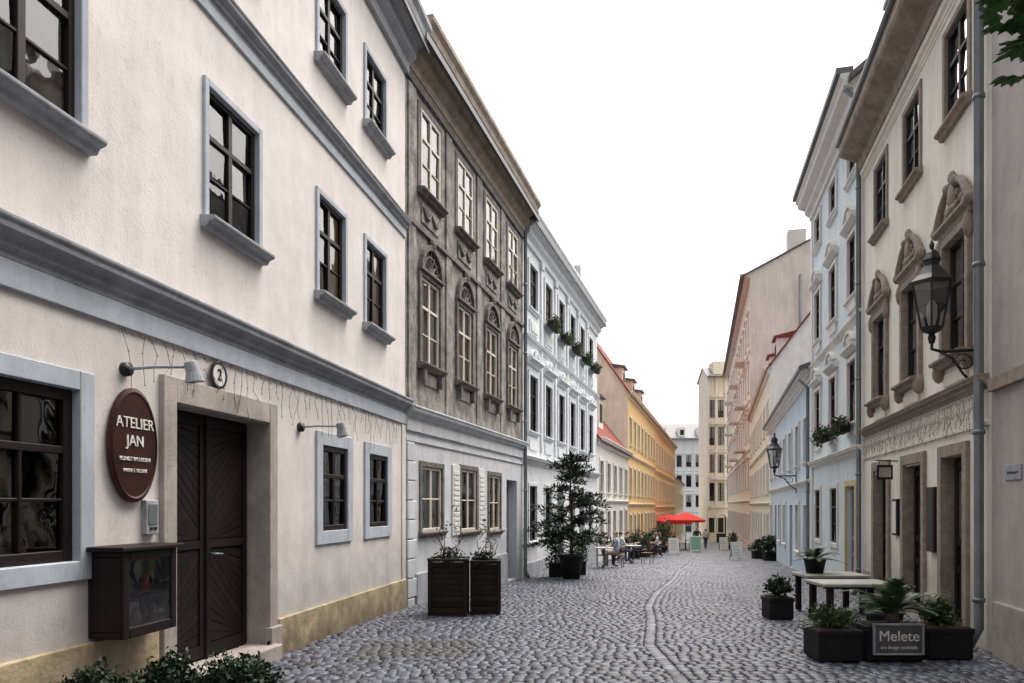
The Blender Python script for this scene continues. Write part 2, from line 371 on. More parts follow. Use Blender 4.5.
dl.tube([P(7.18,.1,-DD+.045),P(7.18,2.47,-DD+.045)],.02,6)
b.p('door_handle',mat_zinc,smooth=True).tube([P(7.26,1.12,-DD+.04),P(7.26,1.12,-DD+.1),P(7.38,1.11,-DD+.1)],.012,8)
j=b.p('door_jambs',mat_jamb,bevel=.01)
j.box(P,6.20,6.379,-.1,2.70,-.01,.05); j.box(P,DY1+.001,DY1+.17,-.1,2.70,-.01,.05); j.box(P,6.379,DY1+.001,2.481,2.70,-.01,.047)
j.box(P,6.16,6.40,-.1,.28,-.01,.08); j.box(P,DY1-.02,DY1+.21,-.1,.28,-.01,.08)
b.p('door_step',mat_jamb,bevel=.015).box(P,6.3,DY1+.07,-.1,.10,-.25,.16)
cornice(b,W1,-4,12.68,3.16,3.40,.17,mat_trimgrey,'string_course')
b.p('string_fascia',mat_trimblue,bevel=.005).box(P,-4,12.68,2.98,3.158,-.01,.035)
cornice(b,W1,-4,12.68,6.28,6.46,.13,mat_trimgrey,'string_course_upper')
b.p('string_fascia',mat_trimblue).box(P,-4,12.68,6.17,6.278,-.01,.03)
cornice(b,W1,-4,12.7,9.0,9.75,.48,mat_trimgrey,'eaves_cornice')
pl=b.p('plinth',mat_ochre,bevel=.01); pl.box(P,8.2,12.66,-.5,.34,-.01,.045); pl.box(P,-4,6.15,-.3,.60,-.01,.045)
b.p('corner_edge',mat_w1).box(P,12.5,12.69,-.5,2.97,-.01,.02)
block(b,W1,-4,12.7,9.7,9,4,mat_w1,mat_roofd,over=.4)
tinywires(b.p('bare_vine',mat_wire),W1,5.7,12.4,2.97,46,.5,.06)
b.done()
for y,z,l in((5.78,2.66,.55),(8.75,2.52,.5)):
    t=Thing('wall_lamp'); m=t.p('arm',mat_trimgrey,smooth=True)
    t.p('base',mat_black,smooth=True).tube([P(y,z,.0),P(y,z,.05)],.055,12)
    m.tube([P(y,z,.03),P(y,z+.01,l*.5),P(y+.02,z+.005,l)],.012,8)
    h=t.p('head',mat_trimgrey,bevel=.01); q=P(y+.02,z,l)
    h.tube([(q[0],q[1],q[2]+.05),(q[0]+.02,q[1]+.02,q[2]-.03),(q[0]+.03,q[1]+.03,q[2]-.11)],[.045,.055,.075],14)
    t.p('lamp_lens',mat_white).tube([(q[0]+.0301,q[1]+.0301,q[2]-.111),(q[0]+.032,q[1]+.032,q[2]-.118)],.065,14)
    t.done(P(y,z,0))
t=Thing('oval_shop_sign'); u=W1.u3(); n=W1.n3()
def F1(a,bb,o): return P(5.84+a,2.07+bb,o)
vs=[];N_=40
for rr,o in((1,.02),(1,.05),(.93,.06),(.9,.052)):
    for k in range(N_):
        a=2*math.pi*k/N_; vs.append(F1(.275*rr*math.cos(a),.45*rr*math.sin(a),o))
fs=[[i*N_+k,i*N_+(k+1)%N_,(i+1)*N_+(k+1)%N_,(i+1)*N_+k] for i in range(3) for k in range(N_)]+[[3*N_+k for k in range(N_)]]
t.p('board',mat_sign).add(vs,fs)
for s_,sz,dz in(('ATELIER',.122,.17),('JAN',.122,.03),('KUNST IM LADEN',.045,-.11),('WIEN 7. BEZIRK',.040,-.2)):
    text(t,s_,sz,F1(0,dz,.056),u,n,mat_letter,ext=.004)
t.done(P(5.84,2.07,0))
t=Thing('house_number_plaque')
for key,mt,r0,r1,o0,o1 in(('rim',mat_black,.105,.13,.03,.05),('disc',mat_white,0,.104,.03,.045)):
    t.p(key,mt).arch(lambda a,z,o:P(a,z,o),7.02,2.83,r0,r1,o0,o1,0,360,28)
text(t,'2',.15,P(7.02,2.83,.05),u,n,mat_black); t.done(P(7.02,2.83,0))
t=Thing('intercom_box'); t.p('case',mat_trimgrey,bevel=.008).box(P,5.98,6.13,1.36,1.64,-.01,.05)
t.p('panel',mat_zinc,bevel=.003).box(P,6.0,6.11,1.44,1.61,.05,.056)
t.p('buttons',mat_black).box(P,6.02,6.05,1.40,1.42,.05,.06); t.p('buttons',mat_black).box(P,6.07,6.10,1.40,1.42,.05,.06)
t.done(P(6.05,1.5,0))
t=Thing('wall_display_case'); m=t.p('case',mat_wood,bevel=.01)
y0,y1=5.40,6.02; z0,z1=.62,1.26
m.box(P,y0,y1,z0,z1,0,.03); m.box(P,y0,y1,z0,z0+.05,.03,.27); m.box(P,y0,y1,z1-.04,z1,.03,.27)
m.box(P,y0,y0+.03,z0+.05,z1-.04,.03,.27); m.box(P,y1-.03,y1,z0+.05,z1-.04,.03,.27)
m.box(P,y0-.05,y1+.05,z1,z1+.035,0,.33)
for a,c,d_,e_ in((y0,y0+.07,z0,z1),(y1-.07,y1,z0,z1),(y0+.07,y1-.07,z0,z0+.08),(y0+.07,y1-.07,z1-.07,z1)): m.box(P,a,c,d_,e_,.27,.292)
t.p('glass',mat_glass).quad(P(y0+.07,z0+.08,.28),P(y1-.07,z0+.08,.28),P(y1-.07,z1-.07,.28),P(y0+.07,z1-.07,.28))
m.box(P,y0+.03,y1-.03,z0+.28,z0+.30,.03,.24)
for i in range(5):
    k_=['red_vase','clay_vase','white_vase'][i%3]
    t.p(k_,[mat_red,mat_ochre,mat_white][i%3],smooth=True).lathe(P(y0+.12+i*.1,z0+.05+(.25 if i%2 else 0),.15),[(.03,0),(.045,.06),(.03,.11),(.02,.14)],10)
t.p('cards',mat_white).box(P,y0+.1,y0+.24,z0+.34,z0+.5,.04,.045); t.p('cards',mat_white).box(P,y0+.33,y0+.5,z0+.10,z0+.22,.04,.045)
t.done(P(5.7,.9,0))
# ================================================================== B2 brown stucco house
W2=Wall(LP[1],LP[2],'L'); b=Thing('brown_stucco_townhouse'); P=W2.P; lo=[];up=[]
cy=[13.80,15.72,17.62,19.48]
for i,yc in enumerate(cy):
    window(b,W2,yc,.90,4.18,5.75,up,mat_brownd,fm=mat_cream,sill=mat_brownd,sur=mat_brownd,sw=.10,curt=[1,2,1,3][i],sd=.16,d=.05,surp=.05,cols=2)
    window(b,W2,yc,.94,7.30,8.76,up,mat_brownd,fm=mat_whitef,sill=mat_brownd,sur=mat_brown,sw=.10,curt=[2,2,3,2][i],sd=.16,d=.02,surp=.02)
    r=b.p('arch_mouldings',mat_brownd,bevel=.008)
    r.arch(P,yc,5.88,.43,.53,-.01,.09,0,180,14); r.arch(P,yc,5.88,.30,.34,-.01,.045,0,180,12); r.arch(P,yc,5.88,.0,.12,-.01,.06,0,180,8)
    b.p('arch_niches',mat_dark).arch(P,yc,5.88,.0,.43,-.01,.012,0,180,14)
    for k in range(7):
        a=math.radians(15+25*k)
        r.tube([P(yc+.12*math.cos(a),5.88+.12*math.sin(a),.02),P(yc+.42*math.cos(a),5.88+.42*math.sin(a),.025)],.022,6)
    r.box(P,yc-.56,yc+.56,5.83,5.878,-.01,.1)
    r.ellip(P,(yc,6.44,.06),(.09,.13,.07))
    r.box(P,yc-.48,yc-.36,3.82,4.05,-.01,.11); r.box(P,yc+.36,yc+.48,3.82,4.05,-.01,.11)
    pn=b.p('frieze_panels',mat_brown,bevel=.01)
    pn.box(P,yc-.42,yc+.42,6.72,7.08,-.01,.03)
    pn.box(P,yc-.30,yc+.30,3.80,4.02,-.01,.03)
    ga=b.p('garlands',mat_brownd,smooth=True)
    for sx in(-1,1):
        ga.tube([P(yc+sx*(.02+.36*k/6),7.0-.16*math.sin(math.pi*k/6),.045) for k in range(7)],[.02,.03,.04,.045,.04,.03,.02],6)
for yc in(12.95,14.76,16.67,18.55): b.p('lesenes',mat_brown,bevel=.01).box(P,yc-.16,yc+.16,3.32,8.96,-.01,.035)
b.p('upper_band',mat_brownd,bevel=.006).box(P,12.7,20.5,6.52,6.60,-.01,.06)
window(b,W2,13.9,1.0,1.12,2.3,lo,mat_lg,fm=mat_whitef,sill=mat_lg,sur=mat_lg,sw=.1,curt=2,rows=2,d=.06)
window(b,W2,16.0,1.0,1.05,2.35,lo,mat_lg,fm=mat_whitef,sill=mat_lg,sur=mat_lg,sw=.1,curt=1,rows=2,d=.06)
window(b,W2,17.9,.9,1.0,2.3,lo,mat_lg,fm=mat_whitef,sill=mat_lg,sur=mat_lg,sw=.1,curt=0,rows=2,d=.06)
door(b,W2,18.95,19.95,gz(19.5)+.02,2.25,lo,mat_lg,mat=mat_greyf)
sh=b.p('shutters',mat_whitef,bevel=.005)
for yc in(16.0,):
    for s_ in(-1,1):
        a=yc+s_*.62-(.0 if s_>0 else .42)
        sh.box(P,a,a+.42,.98,2.42,.0,.035)
        for k in range(12): sh.box(P,a+.05,a+.37,1.06+k*.105,1.13+k*.105,.035,.048)
facade(b.p('ground_floor_wall',mat_lg),W2,12.7,20.6,-3,3.2,lo)
facade(b.p('upper_wall',mat_brown),W2,12.7,20.6,3.2,9.3,up)
cornice(b,W2,12.7,20.56,3.08,3.32,.20,mat_lg,'string_course')
b.p('fascia',mat_lg).box(P,12.7,20.56,2.72,2.78,-.01,.03); b.p('fascia',mat_lg).box(P,12.7,20.56,2.9,3.078,-.01,.05)
cornice(b,W2,12.7,20.58,9.15,9.95,.52,mat_eave,'eaves_cornice')
b.p('frieze',mat_brownd,bevel=.005).box(P,12.7,20.56,8.98,9.148,-.01,.06)
q=b.p('quoins',mat_lg,bevel=.015)
for k in range(9): q.box(P,12.72,13.02+(.08 if k%2 else 0),-.35+k*.34,-.35+k*.34+.325,-.01,.05)
b.p('plinth',mat_trimgrey,bevel=.01).box(P,13.1,18.9,-1.5,.38,-.01,.06)
pipe(b,W2,20.52,gz(20.5),9.6)
block(b,W2,12.7,20.6,9.85,9,4,mat_brown,mat_roofd,over=.45)
b.p('chimney',mat_w4).box(P,19.4,20.2,10,14.6,-4.6,-3.8)
b.done()
# ================================================================== B3 pale house
W3_=Wall(LP[2],LP[3],'L'); b=Thing('pale_blue_townhouse'); P=W3_.P; ops=[]
cy=[21.65+1.86*i for i in range(6)]
for i,yc in enumerate(cy):
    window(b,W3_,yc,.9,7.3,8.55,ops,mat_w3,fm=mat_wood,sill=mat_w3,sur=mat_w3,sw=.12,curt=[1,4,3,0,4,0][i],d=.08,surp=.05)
    window(b,W3_,yc,.9,3.75,5.35,ops,mat_w3,fm=mat_wood,sill=mat_w3,sur=mat_w3,sw=.12,curt=[0,1,2,0,1,3][i],d=.08,surp=.05)
    m=b.p('relief',mat_w3,bevel=.012)
    m.prof(P,yc-.68,yc+.68,[(-.01,5.62),(.05,5.62),(.08,5.7),(.2,5.76),(.2,5.82),(-.01,5.86)])
    m.arch(P,yc,5.8,.42,.55,-.01,.12,20,160,8,.6)
    m.ellip(P,(yc,5.98,.06),(.14,.12,.08))
    m.box(P,yc-.45,yc+.45,6.55,6.95,-.01,.05); m.box(P,yc-.36,yc+.36,6.62,6.88,.05,.075)
    m.box(P,yc-.45,yc+.45,3.2,3.5,-.01,.04)
    if i not in(2,4): window(b,W3_,yc,.85,.55,2.15,ops,mat_w3,fm=mat_wood,sill=mat_w3,sur=mat_w3,sw=.1,curt=0,d=.1)
    else: door(b,W3_,yc-.5,yc+.5,gz(yc),2.2,ops,mat_w3)
    if i>0: m.box(P,yc-1.03,yc-.83,3.2,8.75,-.01,.06); m.box(P,yc-1.08,yc-.78,8.75,8.95,-.01,.1)
facade(b.p('walls',mat_w3),W3_,20.6,32.6,-4,9.2,ops)
cornice(b,W3_,20.64,32.58,2.75,2.98,.2,mat_w3,'string_course'); cornice(b,W3_,20.64,32.58,6.2,6.4,.14,mat_w3,'string_course_upper')
cornice(b,W3_,20.64,32.6,8.98,9.75,.45,mat_w3,'eaves_cornice')
b.p('plinth',mat_trimgrey,bevel=.01).box(P,20.7,32.5,-3,-.05,-.01,.05)
block(b,W3_,20.6,32.6,9.65,9,3,mat_w4,mat_roofd,over=.4)
b.done()
def leafcloud(mb,c,rad,n,L_,w_,clumps=14,up=.2,spread=.28,fold=True):
    cl=[]
    for _ in range(clumps):
        while True:
            v=Vector((R(-1,1),R(-1,1),R(-1,1)))
            if v.length<1: break
        v*= (.55+.45*random.random())/max(v.length,.3)*v.length**.5
        cl.append(v)
    for _ in range(n):
        v=random.choice(cl)+Vector((random.gauss(0,spread),random.gauss(0,spread),random.gauss(0,spread)))
        p=Vector((c[0]+v.x*rad[0],c[1]+v.y*rad[1],c[2]+v.z*rad[2]))
        d=Vector((R(-1,1),R(-1,1),R(-.7,1)+up)).normalized(); a=d.cross(Vector((R(-1,1),R(-1,1),R(-1,1)))).normalized()
        l=L_*R(.6,1.2); w=w_*R(.7,1.2); nn=d.cross(a)
        mb.add([p,p+d*l*.5+a*w*.5+nn*w*.15,p+d*l,p+d*l*.5-a*w*.5+nn*w*.15],[[0,1,2],[0,2,3]])
def flowerbox(W,yc,z,w=.8,fl=False,up=.26):
    t=Thing('window_flower_box'); t.p('box',mat_wick,bevel=.01).box(W.P,yc-w/2,yc+w/2,z,z+.16,.12,.32)
    c=W.P(yc,z+up*.9,.24); leafcloud(t.p('plants',mat_green),c,(.16,w*.5,.13),300,.10,.045)
    c2=W.P(yc,z+.04,.34); leafcloud(t.p('plants',mat_green),c2,(.08,w*.45,.16),150,.09,.045)
    if fl: leafcloud(t.p('flowers',mat_flow),(c[0],c[1],c[2]+.04),(.18,w*.5,.12),28,.06,.05)
    t.done(W.P(yc,z,.2))
for i in(1,2,3,4,5): flowerbox(W3_,cy[i],7.16,1.1,False,.22)
# ================================================================== distant rows
def rowhouse(name,W,Y0,Y1,zt,rows,wallm,roofm,nw,rise=3,depth=9,over=.35,w=.95,door_at=None,frame=None,gable=None,corn=None,orn=False,ww=None):
    b=Thing(name); ops=[]; st=(Y1-Y0)/nw
    for i in range(nw):
        yc=Y0+st*(i+.5)
        for j,(z0,z1) in enumerate(rows):
            if j==0 and door_at is not None and i in door_at: door(b,W,yc-.5,yc+.5,gz(yc),z1,ops,wallm); continue
            window(b,W,yc,w,z0,z1,ops,wallm,fm=frame or mat_wood,sill=corn or wallm,sur=corn or wallm,sw=.12,curt=random.choice([0,0,1,2,3]),far=True,surp=.05,rows=2)
            if orn and j: b.p('hoods',corn or wallm).prof(W.P,yc-w*.75,yc+w*.75,[(-.01,z1+.2),(.06,z1+.2),(.2,z1+.32),(.2,z1+.38),(-.01,z1+.4)])
    facade(b.p('walls',wallm),W,Y0,Y1,-10,zt,ops)
    for a,c in zip(rows,rows[1:]): cornice(b,W,Y0,Y1-.03,(a[1]+c[0])/2-.1,(a[1]+c[0])/2+.08,.12,corn or wallm,'string_course')
    cornice(b,W,Y0,Y1-.02,zt-.35,zt+.02,over*.95,corn or wallm,'eaves_cornice')
    block(b,W,Y0,Y1,zt+.02,depth,rise,gable or wallm,roofm,over=over)
    return b
W4=Wall(LP[3],LP[4],'L'); b=rowhouse('low_white_house',W4,32.64,43.1,4.6,[(-.1,1.3),(2.2,3.6)],mat_w4,mat_roof,5,rise=4.6,depth=7.5,door_at=[2])
b.p('dormers',mat_w4).box(W4.P,36,37.2,5.4,6.9,-1.9,-.5); b.p('dormer_windows',mat_dark).box(W4.P,36.2,37,5.7,6.6,-.52,-.48); b.p('dormer_roofs',mat_roofd).box(W4.P,35.9,37.3,6.9,7.0,-2.4,-.35)
b.done()
W5=Wall(LP[4],LP[5],'L'); b=rowhouse('yellow_townhouse',W5,43.1,60,8.2,[(-.6,1.0),(2.2,3.8),(5.2,6.8)],mat_yel,mat_roof,8,rise=6.5,depth=9,door_at=[3],gable=mat_yelp,corn=mat_yelp)
for y in(46,51,56):
    b.p('dormers',mat_yelp).box(W5.P,y,y+1.2,8.6,10.2,-2.0,-.7); b.p('dormer_windows',mat_dark).box(W5.P,y+.2,y+.9,9.0,9.9,-.72,-.68)
    b.p('dormer_roofs',mat_roofd).prof(W5.P,y-.1,y+1.3,[(-.55,10.2),(-.55,10.3),(-2.2,10.6),(-2.2,10.2)])
b.p('chimneys',mat_w4).box(W5.P,43.6,44.4,12,16,-4.4,-2.9); b.p('chimneys',mat_w4).box(W5.P,52,52.8,12,16,-5,-3.6)
b.done()
W6=Wall(LP[5],LP[6],'L'); b=rowhouse('orange_townhouse',W6,60.05,84.5,8.2,[(-1,.8),(2.0,3.7),(5.0,6.7)],mat_or,mat_roof,9,rise=5.5,depth=10,corn=mat_yelp,gable=mat_yelp); b.done()
W7=Wall(LP[6],LP[7],'L'); b=rowhouse('cream_townhouse',W7,84.55,112,4.6,[(-2.5,-.7),(1.2,3.0)],mat_yelp,mat_roof,9,rise=1.5,depth=8); b.done()
# ================================================================== R1 right ornate house
V1=Wall(RP[1],RP[2],'R'); b=Thing('ornate_townhouse'); P=V1.P; ops=[]
for i,yc in enumerate((9.35,11.32,13.27)):
    window(b,V1,yc,.84,3.50,4.98,ops,mat_orn,fm=mat_wood,sill=mat_orn,sur=mat_orn,sw=.11,curt=[0,1,0][i],sd=.18,d=.10,surp=.06,rows=3)
    window(b,V1,yc,.82,6.55,7.75,ops,mat_r1,fm=mat_wood,sill=mat_orn,sur=mat_r1,sw=.09,curt=[1,0,2][i],d=.07,rows=3,surp=.03,sd=.12)
    m=b.p('pediments',mat_orn,smooth=False,bevel=.008)
    z=5.10
    m.prof(P,yc-.58,yc+.58,[(-.01,z),(.05,z),(.06,z+.06),(.12,z+.10),(.12,z+.14),(-.01,z+.16)])
    for sx in(-1,1):
        pts=[]
        for k in range(9):
            t=k/8; pts.append(P(yc+sx*(.62-.48*t),z+.15+.38*math.sin(t*math.pi*.55),.06))
        m.tube(pts,[.05,.055,.055,.05,.05,.045,.045,.04,.045],8)
        s2=b.p('scrolls',mat_orn,smooth=True)
        s2.ellip(P,(yc+sx*.62,z+.15,.06),(.085,.085,.07)); s2.ellip(P,(yc+sx*.14,z+.55,.07),(.07,.07,.06))
        s2.ellip(P,(yc+sx*.53,z-.14,.05),(.06,.16,.06)); s2.ellip(P,(yc+sx*.26,z+.3,.03),(.1,.06,.04)); s2.ellip(P,(yc+sx*.33,z+.24,.02),(.12,.05,.035))
        s2.ellip(P,(yc+sx*.53,3.36,.06),(.06,.14,.08))
    s2.ellip(P,(yc,z+.40,.05),(.12,.18,.06)); s2.ellip(P,(yc,z+.64,.06),(.07,.09,.05)); s2.ellip(P,(yc,z+.24,.06),(.16,.06,.05))
    for k in range(10):
        a=k*.628; s2.ellip(P,(yc+.16*math.cos(a),z+.40+.22*math.sin(a),.045),(.04,.045,.035),7,5)
    b.p('sill_panel',mat_r1,bevel=.01).box(P,yc-.4,yc+.4,3.14,3.30,-.01,.04)
door(b,V1,9.05,9.85,.0,2.22,ops,mat_orn,d=.14,glass=True); door(b,V1,10.75,11.7,-.05,2.2,ops,mat_orn,d=.14,mat=mat_brownw)
door(b,V1,12.75,13.7,-.12,2.15,ops,mat_orn,d=.14,glass=True)
for a,c in((9.05,9.85),(10.75,11.7),(12.75,13.7)):
    m=b.p('door_surrounds',mat_orn,bevel=.008); m.box(P,a-.14,a-.002,-.3,2.38,-.01,.05); m.box(P,c+.002,c+.14,-.3,2.38,-.01,.05); m.box(P,a-.002,c+.002,2.225,2.38,-.01,.048)
facade(b.p('walls',mat_r1),V1,8.25,14.6,-2,8.5,ops)
cornice(b,V1,8.3,14.58,2.92,3.08,.14,mat_orn,'string_course'); b.p('fascia',mat_r1,bevel=.004).box(P,8.3,14.58,2.5,2.55,-.01,.03)
b.p('eaves_soffit',mat_eave,bevel=.01).prof(P,8.25,14.62,[(-.05,8.2),(.1,8.2),(.13,8.35),(.45,8.5),(.48,8.55),(.48,8.72),(-.05,8.76)])
cornice(b,V1,8.28,14.58,7.98,8.15,.1,mat_r1,'eaves_moulding')
b.p('roof_gutter',mat_zinc,smooth=True).tube([P(8.25,8.76,.50),P(14.62,8.76,.50)],.055,10)
block(b,V1,8.25,14.6,8.75,10,7,mat_r1,mat_roofd,over=.3)
for yc in(9.2,11.2,13.2):
    b.p('dormers',mat_r1).box(P,yc-.5,yc+.5,9.0,10.8,-1.6,-.35); b.p('dormer_frames',mat_whitef).box(P,yc-.35,yc+.35,9.3,10.4,-.36,-.33); b.p('dormer_roofs',mat_roofd).box(P,yc-.62,yc+.62,10.8,10.9,-2,-.15)
tinywires(b.p('fairy_lights',mat_jamb),V1,8.4,14.5,2.9,70,.42,.05)
tinywires(b.p('fairy_lights',mat_jamb),V1,8.4,14.5,2.75,60,.3,.05)
for a,c in((10.01,10.6),(11.85,12.6),(13.85,14.55)): b.p('plinth',mat_jamb,bevel=.01).box(P,a,c,-1,.35,-.01,.04)
pipe(b,V1,8.36,.0,8.7,.052,.09)
b.done()
t=Thing('menu_board'); t.p('frame',mat_wood,bevel=.01).box(P,10.08,10.42,.95,1.85,-.0,.06); t.p('paper',mat_chalk).box(P,10.13,10.37,1.0,1.8,.055,.064); t.done(P(10.2,1.3,0))
t=Thing('menu_board'); t.p('frame',mat_wood,bevel=.01).box(P,12.0,12.3,1.1,1.7,-.0,.06); t.p('paper',mat_white).box(P,12.04,12.26,1.14,1.66,.055,.064); t.done(P(12.1,1.3,0))
t=Thing('hanging_shop_sign'); t.p('arm',mat_black,smooth=True).tube([P(12.15,2.32,0),P(12.15,2.34,.34)],.012,6); t.p('board',mat_wood,bevel=.005).box(P,12.135,12.165,2.02,2.26,.08,.32); t.p('panel',mat_jamb).box(P,12.13,12.17,2.06,2.22,.11,.29)
t.p('arm',mat_black).tube([P(12.15,2.33,.13),P(12.15,2.25,.13)],.005,5); t.p('arm',mat_black).tube([P(12.15,2.33,.28),P(12.15,2.25,.28)],.005,5); t.done(P(12.15,2.3,0))
V0=Wall(RP[0],RP[1],'R'); b=Thing('greige_townhouse'); P=V0.P; ops=[]
for yc in(6.2,3.8):
    window(b,V0,yc,.9,3.5,5.0,ops,mat_r0,sill=mat_orn,sur=mat_orn); window(b,V0,yc,.9,6.5,7.8,ops,mat_r0,sill=mat_orn,sur=mat_orn)
facade(b.p('walls',mat_r0),V0,-4,8.25,-2,9.5,ops); cornice(b,V0,-4,8.2,9.2,9.7,.4,mat_orn); b.p('plinth',mat_jamb,bevel=.01).box(P,-4,8.1,-.5,.55,-.01,.05)
b.p('string',mat_orn,bevel=.006).box(P,-4,8.2,2.85,3.0,-.01,.06)
block(b,V0,-4,8.25,9.65,10,4,mat_r0,mat_roofd); b.done()
t=Thing('street_name_plate'); t.p('plate',mat_trimgrey,bevel=.003).box(P,7.46,7.85,1.86,2.02,.0,.015); text(t,'Spittelberggasse',.045,P(7.66,1.94,.016),V0.u3(),V0.n3(),mat_black,ext=.001); t.done(P(7.6,1.9,0))
# ================================================================== R2
V2=Wall(RP[2],RP[3],'R'); b=Thing('light_blue_townhouse'); P=V2.P; ops=[]
for i,yc in enumerate((15.65,17.75,19.85)):
    for z0,z1 in((8.55,9.35),(6.0,7.3),(3.35,4.65)):
        window(b,V2,yc,.8,z0,z1,ops,mat_r2,fm=mat_wood,sill=mat_w4,sur=mat_w4,sw=.1,curt=random.choice([0,1,0]),surp=.05,d=.07)
    for z in(7.45,4.8):
        m=b.p('hoods',mat_w4,bevel=.008); m.prof(P,yc-.6,yc+.6,[(-.01,z),(.05,z),(.16,z+.1),(.16,z+.14),(-.01,z+.16)]); m.arch(P,yc,z+.15,.38,.46,-.01,.14,15,165,8,.7); m.ellip(P,(yc,z+.28,.06),(.12,.12,.07)); m.box(P,yc-.4,yc+.4,z-1.75,z-1.55,-.01,.05)
window(b,V2,17.7,.8,.7,2.0,ops,mat_yfr,fm=mat_wood,sur=mat_yfr,sw=.12,d=.07); window(b,V2,19.9,.8,.7,2.0,ops,mat_yfr,fm=mat_wood,sur=mat_yfr,sw=.12,d=.07)
door(b,V2,15.3,16.2,gz(15.7),2.0,ops,mat_r2,mat=mat_greyf,d=.10); m=b.p('door_surround',mat_yfr); m.box(P,15.18,15.298,-.5,2.12,-.01,.05); m.box(P,16.202,16.32,-.5,2.12,-.01,.05); m.box(P,15.298,16.202,2.003,2.12,-.01,.047)
facade(b.p('walls',mat_r2),V2,14.6,20.9,-3,10,ops)
cornice(b,V2,14.64,20.88,2.6,2.8,.14,mat_w4,'string_course'); cornice(b,V2,14.64,20.88,5.35,5.5,.1,mat_w4,'string_course_upper')
cornice(b,V2,14.64,20.9,9.6,10.2,.44,mat_w4,'eaves_cornice'); b.p('gutter',mat_roofd).box(P,14.64,20.9,10.2,10.32,.2,.52)
b.p('pilasters',mat_w4,bevel=.01).box(P,20.6,20.85,-1,9.55,-.01,.05); b.p('pilasters',mat_w4,bevel=.01).box(P,14.62,14.9,-1,9.55,-.01,.05)
block(b,V2,14.6,20.9,10.2,10,4,mat_w4,mat_roofd,over=.3); pipe(b,V2,14.72,gz(14.7),9.9,.045)
b.done()
flowerbox(V2,17.75,3.12,.7,True,.2); flowerbox(V2,15.65,3.12,.7,True,.2)
V3=Wall(RP[3],RP[4],'R'); b=rowhouse('sky_blue_house',V3,20.94,37.5,5.5,[(.1,1.6),(2.9,4.2)],mat_r3,mat_roofd,7,rise=1.4,depth=8,door_at=[2,5],corn=mat_w4); pipe(b,V3,21.1,gz(21),5.2,.045); b.done()
V4=Wall(RP[4],RP[5],'R'); b=rowhouse('pale_green_house',V4,37.5,60,8.6,[(-.5,1.1),(2.2,3.8),(5.4,7.0)],mat_r4,mat_roof,8,rise=6,depth=9,door_at=[1,6],corn=mat_w4,gable=mat_w4)
b.p('chimneys',mat_w4).box(V4.P,39,39.7,12,15.4,-3.4,-2.6); b.p('chimneys',mat_w4).box(V4.P,46,46.7,12,15.6,-4.6,-3.6)
for y in(40,45,50,55):
    b.p('dormers',mat_w4).box(V4.P,y,y+1.2,9.0,10.6,-2.2,-.5); b.p('dormer_windows',mat_dark).box(V4.P,y+.2,y+1.0,9.4,10.3,-.52,-.48); b.p('dormer_roofs',mat_roof).prof(V4.P,y-.1,y+1.3,[(-.35,10.6),(-.35,10.7),(-2.2,11.1),(-2.2,10.6)])
b.done()
V5=Wall(RP[5],RP[6],'R'); b=rowhouse('tall_cream_tenement',V5,60,107,20.4,[(-1.5,.8),(3,5.2),(7,9.2),(11,13.2),(15,17.2)],mat_yelp,mat_roofd,14,rise=3.2,depth=13,over=.8,orn=True,corn=mat_w4,gable=mat_r5,w=1.2)
for y,o in((61,-3),(61.2,-6.5),(75,-5)): b.p('chimneys',mat_r5).box(V5.P,y,y+1.2,21,25.2-abs(o+6)*.4,o-1.4,o)
b.p('flue_pipe',mat_zinc,smooth=True).tube([V5.P(59.9,10,-3.8),V5.P(59.9,20,-3.8)],.08,8)
for k in range(3):
    for y in(66,79,92): b.p('balconies',mat_w4).box(V5.P,y,y+3.2,6.6+k*4-.2,6.6+k*4,.0,.9); b.p('balcony_rails',mat_black).box(V5.P,y,y+3.2,6.6+k*4+.9,6.6+k*4+.96,.84,.9)
b.done()
class WallX(Wall):
    def __init__(s,x0,x1,y): s.x0=x0;s.y=y;s.y0=x0;s.y1=x1;s.side='L'
    def P(s,a,z,o=0): return (a,s.y-o,z)
def endhouse(name,x0,x1,y,zt,rows,nw,wallm,corn,w,depth=12,rise=3,roofm=mat_roofd,over=.7):
    W=WallX(x0,x1,y); b=rowhouse(name,W,x0,x1,zt,rows,wallm,roofm,nw,rise=rise,depth=depth,over=over,orn=True,corn=corn,w=w); return b,W
b,W=endhouse('ornate_corner_house',29.0,34.4,110,20.8,[(-2.5,-.3),(2.2,4.9),(6.4,9.1),(10.5,13.2),(14.6,17.2)],4,mat_yelp,mat_yelp,.85,depth=5,rise=1.5)
b.p('portal',mat_dark).box(W.P,30.4,31.8,-4,-.2,-.01,.04); b.p('portal_frame',mat_w4).arch(W.P,31.1,-.4,.7,.95,.0,.2); b.p('attic_turret',mat_yelp).box(W.P,30,32,20.8,23,-3,-.3)
for x in(29.0,30.2,31.55,32.9,34.1): b.p('pilasters',mat_w4).box(W.P,x,x+.3,1.2,20.4,-.01,.15)
for k in range(5): b.p('balconies',mat_w4).box(W.P,29.4,33.9,1.5+k*4.1-.25,1.5+k*4.1,.1,.8 if k in(1,3) else .3)
b.done()
b,W=endhouse('distant_white_house',24,44,155,15.6,[(-4,-1),(1.2,3.6),(5.4,7.8),(9.6,12.0)],10,mat_w4,mat_w3,1.1,roofm=mat_roofd,rise=3.4)
for x in(27,31,35,39): b.p('dormers',mat_w4).box(W.P,x,x+1.4,15.9,17.9,-3,-.4); b.p('dormer_windows',mat_dark).box(W.P,x+.3,x+1.1,16.3,17.4,-.42,-.37)
for k in range(11): b.p('pilasters',mat_w3).box(W.P,23.9+2*k,24.2+2*k,-5,15.2,-.01,.12)
b.done()
